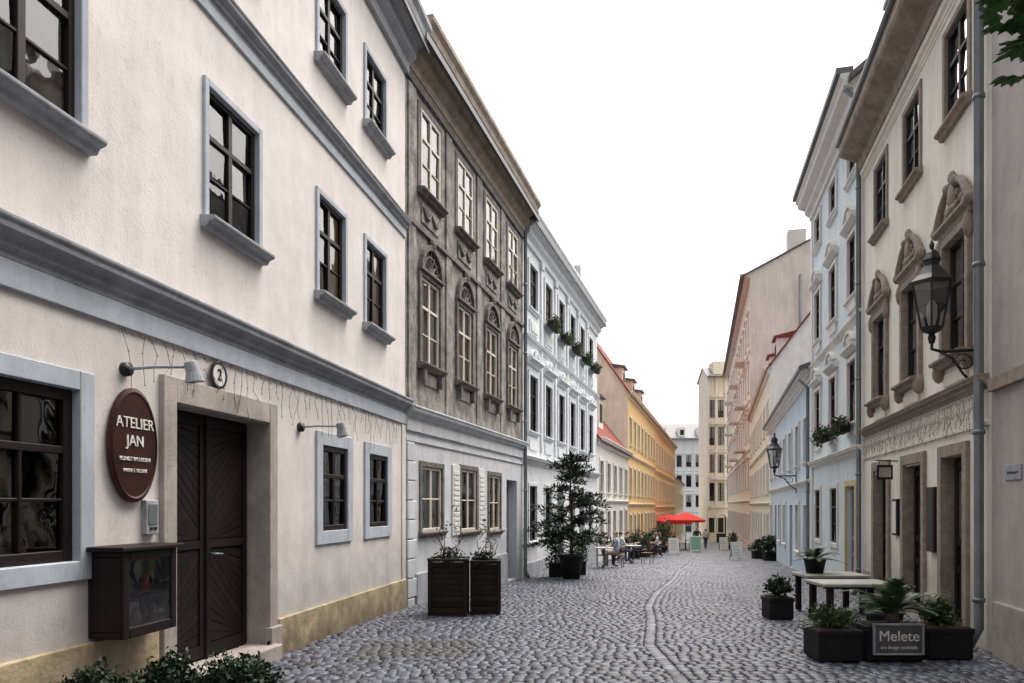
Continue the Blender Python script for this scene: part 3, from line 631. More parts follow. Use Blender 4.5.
# ================================================================== ground
def brickmat():
    m=bpy.data.materials.new('ground_setts_and_joints'); m.use_nodes=True; N=m.node_tree.nodes; L=m.node_tree.links; bs=N['Principled BSDF']
    tc=N.new('ShaderNodeTexCoord'); br=N.new('ShaderNodeTexBrick'); br.inputs['Scale'].default_value=1
    br.inputs['Brick Width'].default_value=.2; br.inputs['Row Height'].default_value=.17; br.inputs['Mortar Size'].default_value=.02
    br.inputs['Color1'].default_value=(.07,.075,.095,1); br.inputs['Color2'].default_value=(.14,.15,.175,1); br.inputs['Mortar'].default_value=(.04,.04,.045,1)
    L.new(tc.outputs['Object'],br.inputs['Vector'])
    sp=N.new('ShaderNodeSeparateXYZ'); L.new(tc.outputs['Object'],sp.inputs[0]); gt=N.new('ShaderNodeMath'); gt.operation='GREATER_THAN'; gt.inputs[1].default_value=47.5; L.new(sp.outputs['Y'],gt.inputs[0])
    nz=N.new('ShaderNodeTexNoise'); nz.inputs['Scale'].default_value=30; L.new(tc.outputs['Object'],nz.inputs['Vector'])
    rp=N.new('ShaderNodeValToRGB'); rp.color_ramp.elements[0].color=(.012,.012,.014,1); rp.color_ramp.elements[1].color=(.04,.038,.036,1); L.new(nz.outputs['Fac'],rp.inputs[0])
    mx=N.new('ShaderNodeMix'); mx.data_type='RGBA'; L.new(gt.outputs[0],mx.inputs[0]); L.new(rp.outputs[0],mx.inputs[6]); L.new(br.outputs['Color'],mx.inputs[7]); L.new(mx.outputs[2],bs.inputs['Base Color'])
    bs.inputs['Roughness'].default_value=.6
    bp=N.new('ShaderNodeBump'); bp.inputs['Strength'].default_value=.6; bp.inputs['Distance'].default_value=.01; L.new(nz.outputs['Fac'],bp.inputs['Height']); L.new(bp.outputs[0],bs.inputs['Normal'])
    return m
ys=[-60,-20,-5]+[i*.75 for i in range(0,64)]+[48,48.01]+[50+5*i for i in range(30)]+[260,400,900]
ys=sorted(set(ys)); vs=[];fs=[]
for y in ys:
    z=gz(min(y,260))-(.026 if y<=48 else 0)
    for x in(-500,-8,-2,3,8,14,20,26,32,60,600): vs.append((x,y,z))
nx=11
for i in range(len(ys)-1):
    for k in range(nx-1): fs.append([i*nx+k,i*nx+k+1,(i+1)*nx+k+1,(i+1)*nx+k])
me=bpy.data.meshes.new('ground'); me.from_pydata(vs,[],fs); me.materials.append(brickmat()); link(bpy.data.objects.new('ground',me))
t=Thing('cobblestone_street'); st=t.p('setts',mat_stone,smooth=True); gs=t.p('gutter_stones',mat_gut,smooth=True); dk=t.p('patched_setts',mat_patch,smooth=True)
def sett(mb,x0,x1,y0,y1,dz,ins=.014):
    zc=gz((y0+y1)/2)+dz
    j=lambda:R(-.007,.007)
    x0+=R(.002,.007);x1-=R(.002,.007);y0+=R(.002,.007);y1-=R(.002,.007)
    tx=R(-.04,.04);ty=R(-.04,.04)+(gz(y1)-gz(y0))/(y1-y0); cx=(x0+x1)/2;cyy=(y0+y1)/2
    vs=[];cor=[(x0+j(),y0+j()),(x1+j(),y0+j()),(x1+j(),y1+j()),(x0+j(),y1+j())]
    for k,(e,h) in enumerate(((0,-.045),(0.0,-.011),(ins,0))):
        for x,y in cor:
            xx=x+(e if x<cx else -e); yy=y+(e if y<cyy else -e)
            vs.append((xx,yy,zc+h+(xx-cx)*tx+(yy-cyy)*ty))
    fs=[]
    for r in(0,1):
        for k in range(4):
            k2=(k+1)%4; fs.append([r*4+k,r*4+k2,r*4+4+k2,r*4+4+k])
    vs.append((cx,cyy,zc+.002)); fs+=[[8,9,12],[9,10,12],[10,11,12],[11,8,12]]
    mb.add(vs,fs)
y=3.2
while y<48:
    h=R(.095,.125) if y<22 else R(.14,.17)
    wl,wh=(.09,.15) if y<22 else (.13,.21)
    xl=interp(LP,y+h/2); xr=interp(RP,y+h/2)
    x=xl-.12+R(-.05,.05)
    gx=xl+4.15+.05*math.sin(y*.7)+max(0,8.8-y)*.17
    done=False
    while x<xr+.12:
        w=R(wl,wh)
        if not done and x+w>gx-.07:
            if gx-.07-x>.05: sett(st,x,gx-.07,y,y+h,R(-.006,.006))
            sett(gs,gx-.07,gx+.07,y,y+h,-.008,.012); x=gx+.07; done=True; continue
        dy=.02*math.sin(x*1.7+y*.3)
        patch=-1.75<x+w/2<-.45 and 7.9<y<9.0
        sett(dk if patch else st,x,x+w,y+dy,y+h+dy,R(-.004,.004)+.009*math.sin(x*2.1)*math.sin(y*1.3)); x+=w
    y+=h
t.done()
# ================================================================== plants and planters
def bush(name,c,rad,n,mat=None,L_=.07,w_=.035,box=None):
    t=Thing(name)
    if box:
        m=t.p('planter',mat_box,bevel=.01); x,y,z,w,d,h=box
        m.box(W3,x-w/2,x+w/2,y-d/2,y+d/2,z,z+h-.03); 
        m.box(W3,x-w/2-.015,x+w/2+.015,y-d/2-.015,y+d/2+.015,z+h-.06,z+h)
        t.p('soil',mat_soil).box(W3,x-w/2+.03,x+w/2-.03,y-d/2+.03,y+d/2-.03,z+h-.01,z+h+.006)
    s=t.p('stems',mat_bark)
    for _ in range(9):
        q=(c[0]+R(-.7,.7)*rad[0],c[1]+R(-.7,.7)*rad[1],c[2]+R(-.2,.6)*rad[2]); s.tube([(c[0]+R(-.05,.05),c[1]+R(-.05,.05),c[2]-rad[2]),q],[.012,.004],5)
    leafcloud(t.p('foliage',mat or mat_green),c,rad,n,L_,w_,clumps=22,spread=.22); t.done((c[0],c[1],c[2]-rad[2]))
bush('potted_shrub',(-1.80,4.9,.40),(.23,.24,.19),2800,mat_greend,.045,.028,box=(-1.80,4.9,0,.44,.44,.25))
bush('potted_shrub',(-2.24,4.85,.41),(.21,.22,.19),2400,mat_greend,.045,.028,box=(-2.24,4.85,0,.40,.40,.25))
bush('potted_shrub',(-2.68,4.8,.34),(.23,.22,.17),2200,mat_greend,.045,.028,box=(-2.68,4.8,0,.42,.4,.2))
for (x,y,w,h) in((-1.0,11.75,.55,.86),(-.42,11.9,.42,.82)):
    t=Thing('slatted_planter'); z=gz(y); m=t.p('slats',mat_wick,bevel=.006)
    for k in range(9):
        zz=z+.04+k*(h-.06)/9; m.box(W3,x-w/2,x+w/2,y-w/2,y-w/2+.02,zz,zz+(h-.06)/9-.012); m.box(W3,x-w/2,x+w/2,y+w/2-.02,y+w/2,zz,zz+(h-.06)/9-.012)
        m.box(W3,x-w/2,x-w/2+.02,y-w/2+.021,y+w/2-.021,zz,zz+(h-.06)/9-.012); m.box(W3,x+w/2-.02,x+w/2,y-w/2+.021,y+w/2-.021,zz,zz+(h-.06)/9-.012)
    for sx in(-1,1):
        for sy in(-1,1): m.box(W3,x+sx*w/2-.03,x+sx*w/2+.03,y+sy*w/2-.03,y+sy*w/2+.03,z-.01,z+h)
    for e in(-1,1):
        m.box(W3,x-w/2-.04,x+w/2+.04,y+e*w/2-.035,y+e*w/2+.035,z+h,z+h+.03)
        m.box(W3,x+e*w/2-.035,x+e*w/2+.035,y-w/2+.036,y+w/2-.036,z+h,z+h+.029)
    t.p('soil',mat_soil).box(W3,x-w/2+.02,x+w/2-.02,y-w/2+.02,y+w/2-.02,z,z+h-.05)
    s=t.p('stems',mat_bark)
    for _ in range(7):
        hh=R(.25,.85); s.tube([(x+R(-.1,.1),y+R(-.1,.1),z+h-.05),(x+R(-.18,.18),y+R(-.15,.15),z+h+hh*.5),(x+R(-.25,.25),y+R(-.2,.2),z+h+hh)],[.008,.006,.003],5)
    leafcloud(t.p('foliage',mat_greend),(x,y,z+h+.06),(w*.4,w*.4,.12),300,.07,.03)
    leafcloud(t.p('foliage',mat_greend),(x,y,z+h+.4),(w*.5,w*.4,.35),50,.08,.025,clumps=16)
    t.done((x,y,z))
t=Thing('potted_conifer_tree'); X,Y=1.62,20.3; z=gz(Y)
t.p('pot',mat_box,smooth=True).lathe((X,Y,z),[(.22,0),(.25,.02),(.32,.55),(.35,.6),(.35,.66),(.31,.66),(.30,.6)],20)
t.p('soil',mat_soil).lathe((X,Y,z+.6),[(.29,0),(.28,.01)],16)
tr=t.p('trunk',mat_bark,smooth=True); tr.tube([(X,Y,z+.55),(X+.03,Y,z+1.3),(X-.02,Y+.02,z+2.2),(X,Y,z+3.35)],[.05,.042,.028,.01],8)
lf=t.p('needles',mat_greend)
for k in range(105):
    h=R(.8,3.3); a=R(0,6.28); ln=(1.28-.34*(h-.7))*R(.6,1.15); ln=max(ln,.25)
    d=Vector((math.cos(a),math.sin(a),0)); p0=Vector((X,Y,z+h)); pts=[p0,p0+d*ln*.5+Vector((0,0,.12*ln)),p0+d*ln+Vector((0,0,.02+R(-.1,.25)*ln))]
    tr.tube(pts,[.014,.009,.004],5)
    for _ in range(int(75*ln)+10):
        s=R(.25,1.05); p=pts[0].lerp(pts[1],s*2) if s<.5 else pts[1].lerp(pts[2],s*2-1)
        dd=(d*R(.2,1)+Vector((R(-1,1),R(-1,1),R(-.4,.9)))).normalized(); aa=dd.cross(Vector((R(-1,1),R(-1,1),1))).normalized(); l=R(.1,.2); w=R(.012,.028)
        p=p+Vector((R(-.05,.05),R(-.05,.05),R(-.04,.04)))
        lf.add([p,p+dd*l*.5+aa*w,p+dd*l,p+dd*l*.5-aa*w],[[0,1,2,3]])
t.done((X,Y,z))
bush('potted_shrub',(1.25,21.0,gz(21)+.75),(.3,.3,.45),900,mat_greend,.1,.04,box=(1.25,21.0,gz(21),.4,.4,.4))
bush('potted_shrub',(2.0,22.2,gz(22)+.7),(.3,.3,.4),900,mat_green,.1,.04,box=(2.0,22.2,gz(22),.4,.4,.4))
def palm(mb,c,n,L_,up=.9,leafl=.16):
    for i in range(n):
        a=2*math.pi*i/n+R(-.2,.2); d=Vector((math.cos(a),math.sin(a),0)); e=R(.35,1.25)*up; l=L_*R(.75,1.1)
        pts=[]
        for k in range(9):
            s=k/8; pts.append(Vector(c)+d*(l*s*math.cos(e)*(1+.15*s))+Vector((0,0,l*(s*math.sin(e)-.45*s*s))))
        mb.tube(pts,[.008*(1-.08*k) for k in range(9)],4)
        side=d.cross(Vector((0,0,1)))
        for k in range(26):
            s=.15+.85*k/25; q=s*8; i0=min(int(q),7); p=pts[i0].lerp(pts[i0+1],q-i0); tdir=(pts[i0+1]-pts[i0]).normalized()
            for sg in(-1,1):
                ll=leafl*math.sin(math.pi*(.15+.8*s))*R(.85,1.1); dd=(side*sg*.85+tdir*.7+Vector((0,0,.25))).normalized(); w=tdir*.008
                mb.add([p-w,p+w,p+dd*ll+Vector((0,0,-.02)),],[[0,1,2]])
def boxplanter(t,x,y,w,d,h,yaw=0,board=None):
    z=gz(y)-.005; m=t.p('planter',mat_box,bevel=.01)
    m.box(W3,x-w/2,x+w/2,y-d/2,y+d/2,z+.02,z+h-.03); m.box(W3,x-w/2-.012,x+w/2+.012,y-d/2-.012,y+d/2+.012,z+h-.06,z+h)
    m.box(W3,x-w/2+.02,x-w/2+.07,y-d/2+.02,y+d/2-.02,z,z+.02); m.box(W3,x+w/2-.07,x+w/2-.02,y-d/2+.02,y+d/2-.02,z,z+.02)
    t.p('soil',mat_soil).box(W3,x-w/2+.02,x+w/2-.02,y-d/2+.02,y+d/2-.02,z+h,z+h+.008); return z+h
t=Thing('planter_box'); zt=boxplanter(t,3.44,7.95,.46,.42,.34); leafcloud(t.p('foliage',mat_green),(3.42,7.95,zt+.11),(.20,.18,.12),1100,.08,.018,up=.9); palm(t.p('grass_blades',mat_palm),(3.4,7.95,zt),14,.30,1.1,.05); t.done((3.44,7.95,0))
t=Thing('restaurant_planter_sign'); zt=boxplanter(t,4.04,7.95,.60,.36,.38)
t.p('board',mat_signb,bevel=.006).box(W3,3.80,4.29,7.735,7.758,.05,.34)
for a_,b2,c_,d_ in((3.78,3.80,.03,.36),(4.29,4.31,.03,.36),(3.80,4.29,.03,.05),(3.80,4.29,.34,.36)): t.p('board_frame',mat_trimgrey,bevel=.004).box(W3,a_,b2,7.728,7.762,c_,d_)
text(t,'Melete',.155,(4.045,7.733,.225),(1,0,0),(0,-1,0),mat_letter,ext=.005); text(t,'art design cocktails',.05,(4.045,7.733,.11),(1,0,0),(0,-1,0),mat_letter)
palm(t.p('palm_fronds',mat_palm),(4.10,7.97,zt+.10),36,.66,1.25,.16); t.p('palm_trunk',mat_bark,smooth=True).lathe((4.10,7.97,zt),[(.06,0),(.07,.05),(.05,.1)],10); t.done((4.04,7.95,0))
t=Thing('planter_box'); zt=boxplanter(t,4.66,8.05,.46,.42,.35); leafcloud(t.p('foliage',mat_green),(4.66,8.05,zt+.1),(.2,.2,.12),600,.08,.03,up=.7); palm(t.p('fronds',mat_palm),(4.62,8.05,zt),16,.25,1.1,.07); t.done((4.66,8.05,0))
t=Thing('planter_box'); zt=boxplanter(t,3.98,11.1,.36,.36,.34); leafcloud(t.p('foliage',mat_greend),(3.98,11.1,zt+.13),(.17,.17,.13),700,.08,.035); palm(t.p('fronds',mat_palm),(3.98,11.1,zt),12,.24,1.2,.08); t.done((3.98,11.1,0))
def pallet(x,y,w,d,h):
    t=Thing('pallet_table'); z=gz(y); m=t.p('pallet_base',mat_wick,bevel=.005)
    for k in(-1,1):
        for q in(-1,1): m.box(W3,x+k*(w/2-.08)-.04,x+k*(w/2-.08)+.04,y+q*(d/2-.06)-.04,y+q*(d/2-.06)+.04,z,z+h-.07)
    for k in(-1,0,1):
        m.box(W3,x-w/2,x+w/2,y+k*(d/2-.06)-.06,y+k*(d/2-.06)+.06,z+h-.07,z+h-.045)
    tp=t.p('table_top',mat_table,bevel=.006)
    n=5
    for k in range(n): tp.box(W3,x-w/2-.03,x+w/2+.03,y-d/2+k*d/n+.004,y-d/2+(k+1)*d/n-.004,z+h-.044,z+h)
    t.done((x,y,z)); return z+h
zz=pallet(4.85,10.6,1.0,.7,.60)
zz=pallet(5.15,12.0,.95,.7,.62)
t=Thing('potted_palm'); t.p('pot',mat_box,smooth=True).lathe((4.95,12.1,zz),[(.13,0),(.17,.2),(.18,.22),(.15,.22)],14); palm(t.p('fronds',mat_palm),(4.95,12.1,zz+.2),20,.45,1.0,.14); t.done((4.95,12.1,zz))
t=Thing('potted_palm'); t.p('pot',mat_box,smooth=True).lathe((4.75,9.4,gz(9.4)),[(.17,0),(.2,.28),(.21,.3),(.17,.3)],14); palm(t.p('fronds',mat_palm),(4.75,9.4,gz(9.4)+.3),18,.5,1.0,.14); t.done((4.75,9.4,0))
def chair(x,y,hd,mat=None):
    t=Thing('cafe_chair'); z=gz(y); c,s=math.cos(hd),math.sin(hd); mat=mat or mat_brownw
    f=lambda a,bb,cc:(x+a*c-bb*s,y+a*s+bb*c,z+cc); m=t.p('seat',mat,bevel=.01); m.box(f,-.2,.2,-.2,.2,.43,.46)
    for k in range(3): t.p('backrest',mat,bevel=.005).box(f,-.18,.18,-.215,-.195,.6+k*.1,.66+k*.1)
    l=t.p('legs',mat)
    for a in(-.18,.18):
        l.tube([f(a,.17,0),f(a,.17,.44)],.013,6); l.tube([f(a,-.19,0),f(a,-.19,.45),f(a,-.205,.9)],.013,6)
    t.done((x,y,z))
def table(x,y,r=.35):
    t=Thing('cafe_table'); z=gz(y); t.p('top',mat_table,smooth=False).lathe((x,y,z+.72),[(r-.01,0),(r,.01),(r,.025),(r-.01,.03)],20)
    t.p('column',mat_black,smooth=True).lathe((x,y,z),[(.22,0),(.2,.02),(.03,.05),(.025,.72)],12)
    t.p('cups',mat_white,smooth=True).lathe((x+.1,y-.1,z+.75),[(.03,0),(.04,.07),(.03,.07)],8); t.done((x,y,z))
# ================================================================== people
def person(name,x,y,hd,pose,shirt,pants,hair,female=False,zoff=0):
    z=gz(y)+zoff; c,s=math.cos(hd),math.sin(hd)
    f=lambda v:(x+v[0]*c-v[1]*s,y+v[0]*s+v[1]*c,z+v[2])
    sw=.17 if female else .195
    if pose=='sit':
        J={'pel':(0,0,.54,.15),'sp':(0,.01,.74,.125),'ch':(0,.02,.95,.145),'nk':(0,.03,1.09,.06),'hb':(0,.05,1.17,.062),'hd':(0,.06,1.27,.098),'ht':(0,.05,1.33,.075)}
        for k,sg in(('l',-1),('r',1)):
            J[k+'sh']=(sg*sw,.02,1.03,.06);J[k+'el']=(sg*(sw+.05),.08,.80,.044);J[k+'wr']=(sg*.13,.30,.78,.03)
            J[k+'hp']=(sg*.09,.05,.53,.10);J[k+'kn']=(sg*.12,.43,.52,.065);J[k+'an']=(sg*.12,.40,.11,.042);J[k+'to']=(sg*.13,.56,.04,.035)
    else:
        st=.14 if pose=='walk' else .03
        J={'pel':(0,0,.95,.15),'sp':(0,.0,1.13,.12),'ch':(0,0,1.34,.145),'nk':(0,.01,1.48,.06),'hb':(0,.03,1.55,.062),'hd':(0,.035,1.65,.098),'ht':(0,.02,1.71,.075)}
        for k,sg in(('l',-1),('r',1)):
            J[k+'sh']=(sg*sw,0,1.42,.06);J[k+'el']=(sg*(sw+.06),-.03-sg*st*.6,1.14,.044);J[k+'wr']=(sg*(sw+.06),.08-sg*st,.90,.03)
            J[k+'hp']=(sg*.09,0,.90,.095);J[k+'kn']=(sg*.10,.05+sg*st,.50,.065);J[k+'an']=(sg*.1,.0+sg*st*1.6,.10,.042);J[k+'to']=(sg*.12,.15+sg*st*1.6,.04,.035)
    E=[('pel','sp'),('sp','ch'),('ch','nk'),('nk','hb'),('hb','hd'),('hd','ht')]
    for k in'lr': E+=[('ch',k+'sh'),(k+'sh',k+'el'),(k+'el',k+'wr'),('pel',k+'hp'),(k+'hp',k+'kn'),(k+'kn',k+'an'),(k+'an',k+'to')]
    keys=list(J); me=bpy.data.meshes.new('body'); me.from_pydata([f(J[k]) for k in keys],[(keys.index(a),keys.index(b_)) for a,b_ in E],[])
    o=link(bpy.data.objects.new('body',me)); md=o.modifiers.new('skin','SKIN'); md.use_smooth_shade=True
    for i,k in enumerate(keys):
        sv=me.skin_vertices[0].data[i]; r=J[k][3]; sv.radius=(r,r*.8 if k in('pel','sp','ch') else r); sv.use_root=(k=='pel')
    o.modifiers.new('sub','SUBSURF').levels=2; o.modifiers['sub'].render_levels=2
    dg=bpy.context.evaluated_depsgraph_get(); nm=bpy.data.meshes.new_from_object(o.evaluated_get(dg)); 
    bpy.data.objects.remove(o)
    nm.materials.clear()
    for mt in(shirt,pants,mat_skin,mat_black,hair): nm.materials.append(mt)
    segs=[(a,b_,Vector(f(J[a])),Vector(f(J[b_]))) for a,b_ in E]
    def cls(a,b_):
        if 'to' in b_: return 3
        if b_ in('hb','hd','ht'): return 2
        if 'wr' in b_: return 2
        if 'kn' in b_ or 'an' in b_ or 'hp' in b_: return 1
        return 0
    hc=Vector(f((J['hd'][0],J['hd'][1],J['hd'][2]))); fw=Vector((-s,c,0))
    for p in nm.polygons:
        best=9;bi=0
        for a,b_,A,B in segs:
            d=B-A; t_=max(0,min(1,(p.center-A).dot(d)/d.length_squared)); dd=(p.center-(A+d*t_)).length
            if dd<best: best=dd;bi=cls(a,b_)
        if bi==2 and p.center.z>hc.z-.06:
            v=p.center-hc
            if v.z>.055 or v.dot(fw)<.0: bi=4
        p.material_index=bi; p.use_smooth=True
    body=link(bpy.data.objects.new('body',nm)); t=Thing(name); t.kids.append(body)
    fc=t.p('face',mat_skin,smooth=True); F_=lambda a,bb,cc:f((a+J['hd'][0],cc+J['hd'][1],bb+J['hd'][2]))
    fc.ellip(F_,(0,-.02,.1),(.014,.028,.022),8,6); fc.ellip(F_,(-.095,-.01,0),(.012,.03,.02),8,6); fc.ellip(F_,(.095,-.01,0),(.012,.03,.02),8,6)
    ey=t.p('eyes',mat_black); ey.ellip(F_,(-.034,.008,.088),(.012,.007,.008),6,4); ey.ellip(F_,(.034,.008,.088),(.012,.007,.008),6,4)
    t.p('mouth',mat_flow).ellip(F_,(0,-.055,.083),(.024,.006,.01),6,4)
    hm=t.p('hands',mat_skin,smooth=True)
    for k,sg in(('l',-1),('r',1)):
        w=Vector(J[k+'wr'][:3]); e=Vector(J[k+'el'][:3]); d=(w-e).normalized(); side=d.cross(Vector((0,0,1))).normalized() if abs(d.z)<.9 else Vector((0,1,0)); up=side.cross(d)
        hm.tube([f(w-d*.01),f(w+d*.04),f(w+d*.09)],[.028,.034,.03],8)
        for i in range(4):
            o_=side*(-.027+.018*i); L_=(.06,.075,.07,.055)[i]
            hm.tube([f(w+d*.08+o_),f(w+d*(.08+L_*.6)+o_-up*.006),f(w+d*(.08+L_)+o_-up*.022)],[.009,.008,.006],6)
        th=side*(-sg)
        hm.tube([f(w+d*.02+th*.02),f(w+d*.05+th*.05),f(w+d*.085+th*.055)],[.011,.009,.007],6)
    t.done((x,y,z))
cl=lambda n,c:M(n,c,rough=.9,var=.15,scale=8,bump=0)
c_white=cl('shirt_white',(.66,.65,.64)); c_blue=cl('shirt_pale_blue',(.36,.44,.56)); c_jean=cl('jeans',(.05,.07,.13)); c_dark=cl('cloth_dark',(.03,.03,.035)); c_beige=cl('trousers_beige',(.35,.29,.2)); h_br=cl('hair_brown',(.06,.035,.02)); h_bl=cl('hair_fair',(.3,.2,.1)); c_red=cl('shirt_red',(.4,.05,.05))
for nm,x,y,hd,ps,a,b_,h,fm in(
 ('seated_man',3.35,27.4,math.radians(-90),'sit',c_white,c_jean,h_br,False),
 ('seated_woman',3.85,27.0,math.radians(70),'sit',c_blue,c_beige,h_bl,True),
 ('seated_man',4.6,31.6,math.radians(-60),'sit',c_white,c_jean,h_br,False),
 ('seated_woman',5.3,34.0,math.radians(60),'sit',c_dark,c_jean,h_br,True),
 ('seated_man',6.4,36.3,math.radians(80),'sit',c_dark,c_jean,h_br,False),
 ('seated_man',7.9,41.5,math.radians(-80),'sit',c_dark,c_jean,h_br,False),
 ('seated_woman',7.6,38.6,math.radians(80),'sit',c_white,c_dark,h_br,True),
 ('seated_woman',9.3,46.2,math.radians(120),'sit',c_dark,c_dark,h_br,True),
 ('seated_man',12.5,57.2,math.radians(-70),'sit',c_dark,c_dark,h_br,False),
 ('seated_woman',14.3,57.5,math.radians(60),'sit',c_red,c_jean,h_bl,True)):
    person(nm,x,y,hd,ps,a,b_,h,fm); chair(x,y,hd)
person('standing_waiter',13.0,52,math.radians(150),'stand',c_dark,c_dark,h_br)
person('walking_woman',16.2,62,math.radians(180),'walk',c_white,c_jean,h_br,True)
person('walking_man',20.5,78,math.radians(10),'walk',c_dark,c_jean,h_br)
table(3.3,26.5); table(5.1,31.2); table(4.75,34.3); table(5.8,36.6); table(7.75,40.1); table(8.6,46.4); table(13.4,57.3); table(12.4,55)
chair(5.6,30.7,math.radians(60)); chair(8.1,46.0,math.radians(-90))
def umbrella(x,y,r=1.5,h=2.95,mat=None):
    t=Thing('red_parasol'); z=gz(y); t.p('pole',mat_brownw,smooth=True).tube([(x,y,z),(x,y,z+h)],.025,8)
    t.p('base',mat_black).lathe((x,y,z),[(.3,0),(.3,.06),(.05,.08),(.04,.25)],12)
    t.p('canopy',mat or mat_red).lathe((x,y,z),[(r,h-.78),(r,h-.60),(r*.5,h-.26),(.04,h),(.03,h-.02),(r*.5,h-.28),(r*.985,h-.62),(r*.985,h-.78)],8)
    rb=t.p('ribs',mat_brownw)
    for k in range(8):
        a=2*math.pi*k/8; rb.tube([(x,y,z+h-.05),(x+r*.97*math.cos(a),y+r*.97*math.sin(a),z+h-.64)],.012,5)
    t.done((x,y,z))
umbrella(13.5,57.5,1.5); umbrella(13.2,62.5,1.5); umbrella(14.6,66,1.5)
def aboard(x,y,w,h,mat,hd=0,txt=None):
    t=Thing('sandwich_board'); z=gz(y)
    c,s=math.cos(hd),math.sin(hd)
    for sg in(-1,1):
        f=lambda a,bb,cc:(x+a*c-(sg*(.22-.2*bb/h)+cc)*s,y+a*s+(sg*(.22-.2*bb/h)+cc)*c,z+bb)
        fr=t.p('frame',mat_whitef,bevel=.004)
        for a0,a1,b0,b1 in((-w/2,-w/2+.05,0,h),(w/2-.05,w/2,0,h),(-w/2+.05,w/2-.05,.12,.17),(-w/2+.05,w/2-.05,h-.05,h)): fr.box(f,a0,a1,b0,b1,-.015,.015)
        t.p('panel',mat).box(f,-w/2+.05,w/2-.05,.17,h-.05,-.008,.008)
        for k in range(5): t.p('lettering',mat_greyf if mat is not mat_chalk else mat_letter).box(f,-w*.3,w*R(.1,.3),h*.3+k*h*.12,h*.3+k*h*.12+.02,-.012*1,.012)
    t.done((x,y,z))
aboard(9.6,44,.62,1.0,mat_white); aboard(12.4,50,.8,1.1,M('board_green',(.25,.5,.4))); aboard(10.6,35,.5,.85,mat_white,.1)
aboard(16.0,56,.6,1.0,mat_white)
for (x,y,h) in((8.3,44,1.6),(8.9,47.5,1.2),(9.9,49,2.2),(10.5,52,1.5),(11.4,54,2.4),(12.1,60,1.8),(12.3,37,.8),(11.9,34.2,.9),(17,57,1.3),(7.0,39.4,1.1),(6.2,37.6,1.3)):
    bush('potted_shrub',(x,y,gz(y)+.35+h*.4),(.45,.45,h*.42),500,random.choice([mat_green,mat_greend]),.16,.08,box=(x,y,gz(y),.5,.5,.4))
# ================================================================== lanterns
def lantern(W,y,z,arm,sc=1.0):
    t=Thing('wall_lantern'); q=W.P(y,z,arm); x0,y0=q[0],q[1]; fr=t.p('frame',mat_black); 
    R0,R1,H=.115*sc,.20*sc,.46*sc
    fr.lathe((x0,y0,z),[(.03*sc,-.16*sc),(.045*sc,-.10*sc),(.03*sc,-.06*sc),(R0,-.02*sc),(R0+.01,0),(R0-.01,.012)],6)
    for k in range(6):
        a=math.pi/3*k; fr.tube([(x0+R0*math.cos(a),y0+R0*math.sin(a),z),(x0+R1*math.cos(a),y0+R1*math.sin(a),z+H)],.010*sc,5)
        a2=a+math.pi/3
        t.p('glass',mat_glass).quad((x0+R0*math.cos(a),y0+R0*math.sin(a),z+.01),(x0+R0*math.cos(a2),y0+R0*math.sin(a2),z+.01),(x0+R1*math.cos(a2),y0+R1*math.sin(a2),z+H),(x0+R1*math.cos(a),y0+R1*math.sin(a),z+H))
    fr.lathe((x0,y0,z+H),[(R1-.02,-.01),(R1+.02*sc,0),(R1+.025*sc,.03*sc),(R1*.75,.10*sc),(R1*.42,.20*sc),(R1*.42,.25*sc),(R1*.5,.26*sc),(R1*.3,.34*sc),(.02*sc,.38*sc),(.03*sc,.42*sc),(.005,.48*sc)],6)
    t.p('mantle',mat_white,smooth=True).lathe((x0,y0,z+.02),[(.03*sc,0),(.05*sc,.1*sc),(.05*sc,.22*sc),(.02*sc,.28*sc)],10)
    br=t.p('bracket',mat_black,smooth=True)
    br.tube([W.P(y,z-.12*sc,arm),W.P(y,z-.22*sc,arm),W.P(y,z-.25*sc,arm-.1),W.P(y,z-.25*sc,.0)],.018*sc,8)
    br.tube([W.P(y,z-.62*sc,.02),W.P(y,z-.5*sc,arm*.3),W.P(y,z-.32*sc,arm*.55),W.P(y,z-.26*sc,arm*.8)],.014*sc,8)
    pts=[]
    for k in range(22):
        a=k*.42; r=.11*sc*(1-k/26); pts.append(W.P(y,z-.38*sc+r*math.sin(a),arm*.3+r*math.cos(a)))
    br.tube(pts,.008*sc,6)
    t.p('wall_plate',mat_black,bevel=.006).box(W.P,y-.035,y+.035,z-.72*sc,z-.12*sc,0,.025)
    t.done((x0,y0,z))
lantern(V1,8.68,3.70,.48,1.12); lantern(V3,25,2.9,.7,1.25)
# ================================================================== tree, upper right
t=Thing('chestnut_tree'); tr=t.p('trunk',mat_bark,smooth=True); bx,by=3.9,3.2
tr.tube([(bx,by,-.05),(bx+.03,by+.05,1.5),(bx-.02,by+.1,3.0),(bx+.05,by+.3,4.4),(bx+.1,by+.6,5.6)],[.17,.13,.11,.08,.03],10)
lv=t.p('foliage',mat_greenl)
tips=[]
for k in range(26):
    a=R(0,6.28); zz=R(4.3,5.8); l=R(.6,1.5); p0=Vector((bx,by+.2,zz)); p2=p0+Vector((math.cos(a)*l,math.sin(a)*l,R(.1,.5)))
    if p2.x<3.7 and p2.y>3.0: continue
    tr.tube([p0,p0.lerp(p2,.5)+Vector((0,0,.12)),p2],[.03,.018,.006],6); tips.append((p0,p2))
ex=[(3.72,5.35,5.05),(3.60,5.3,5.3),(3.85,5.5,4.95),(3.80,5.2,5.2),(3.75,5.6,5.5)]
for e_ in ex:
    a=Vector((bx,by+.4,e_[2]-.1)); c=Vector(e_); tips.append((a,c)); tr.tube([a,a.lerp(c,.5)+Vector((0,0,.1)),c],[.025,.015,.006],6)
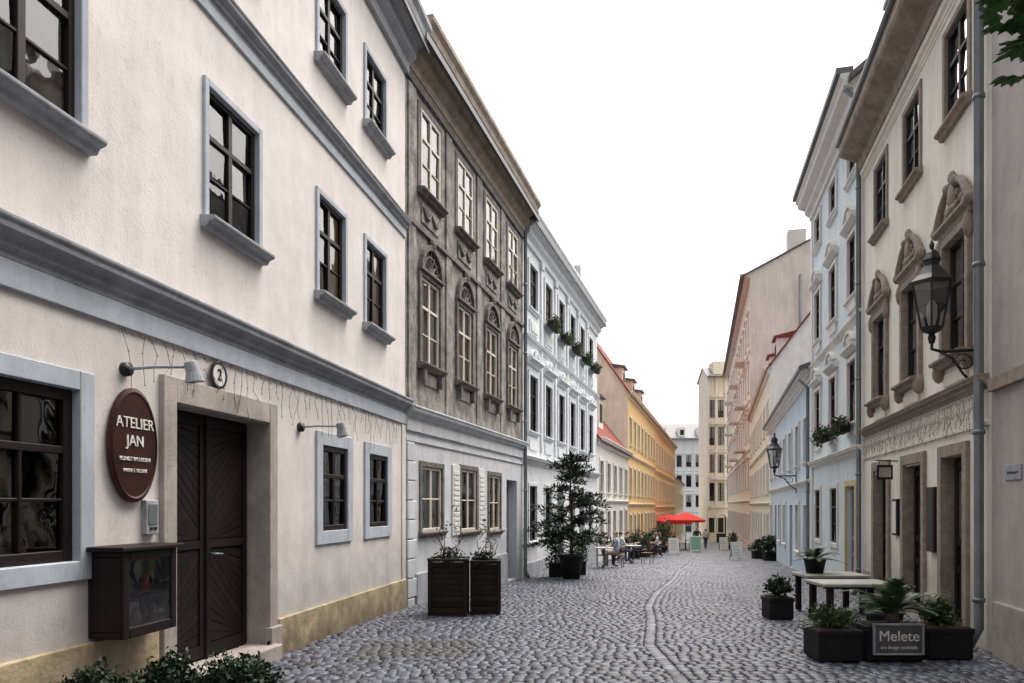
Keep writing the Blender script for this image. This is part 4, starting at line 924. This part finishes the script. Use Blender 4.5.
for i,(p0,p2) in enumerate(tips):
    for _ in range(34 if i<len(tips)-5 else 95):
        p=p0.lerp(p2,R(.6,1.05))+Vector((R(-.18,.18),R(-.18,.18),R(-.16,.15)))
        a0=R(0,6.28)
        for q in range(5):
            an=a0+(q-2)*.5; d=Vector((math.cos(an),math.sin(an),R(-.5,-.1))).normalized(); s=d.cross(Vector((0,0,1))).normalized(); l=R(.09,.15)*(1-.12*abs(q-2)); w=l*.26
            lv.add([p,p+d*l*.6+s*w,p+d*l,p+d*l*.6-s*w],[[0,1,2,3]])
t.done((bx,by,0))
# ================================================================== light
w=bpy.data.worlds.new('World'); scene.world=w; w.use_nodes=True; N=w.node_tree.nodes; L=w.node_tree.links
sky=N.new('ShaderNodeTexSky'); sky.sky_type='NISHITA'; sky.sun_disc=False
EL,AZ=64,48
sky.sun_elevation=math.radians(EL); sky.sun_rotation=math.radians(AZ); sky.air_density=1.0; sky.dust_density=6.5; sky.ozone_density=1.0
hs=N.new('ShaderNodeHueSaturation'); hs.inputs['Saturation'].default_value=.35; hs.inputs['Value'].default_value=2.3
L.new(sky.outputs[0],hs.inputs['Color']); L.new(hs.outputs[0],N['Background'].inputs['Color']); N['Background'].inputs['Strength'].default_value=.15
sl=bpy.data.lights.new('sun','SUN'); sl.energy=3.0; sl.angle=math.radians(100); sl.color=(1,.91,.78)
so=link(bpy.data.objects.new('sun',sl))
d=Vector((math.sin(math.radians(AZ))*math.cos(math.radians(EL)),math.cos(math.radians(AZ))*math.cos(math.radians(EL)),math.sin(math.radians(EL))))
so.rotation_euler=d.to_track_quat('Z','Y').to_euler(); so.location=(20,20,40)
cam=bpy.data.cameras.new('camera'); co=link(bpy.data.objects.new('camera',cam)); co.location=(0,0,1.6); co.rotation_euler=(math.radians(90),0,0)
cam.sensor_width=36; cam.lens=26.02; cam.shift_y=.1597; cam.clip_end=3000; cam.clip_start=.05
scene.camera=co
scene.view_settings.view_transform='Standard'; scene.view_settings.look='None'; scene.view_settings.exposure=0
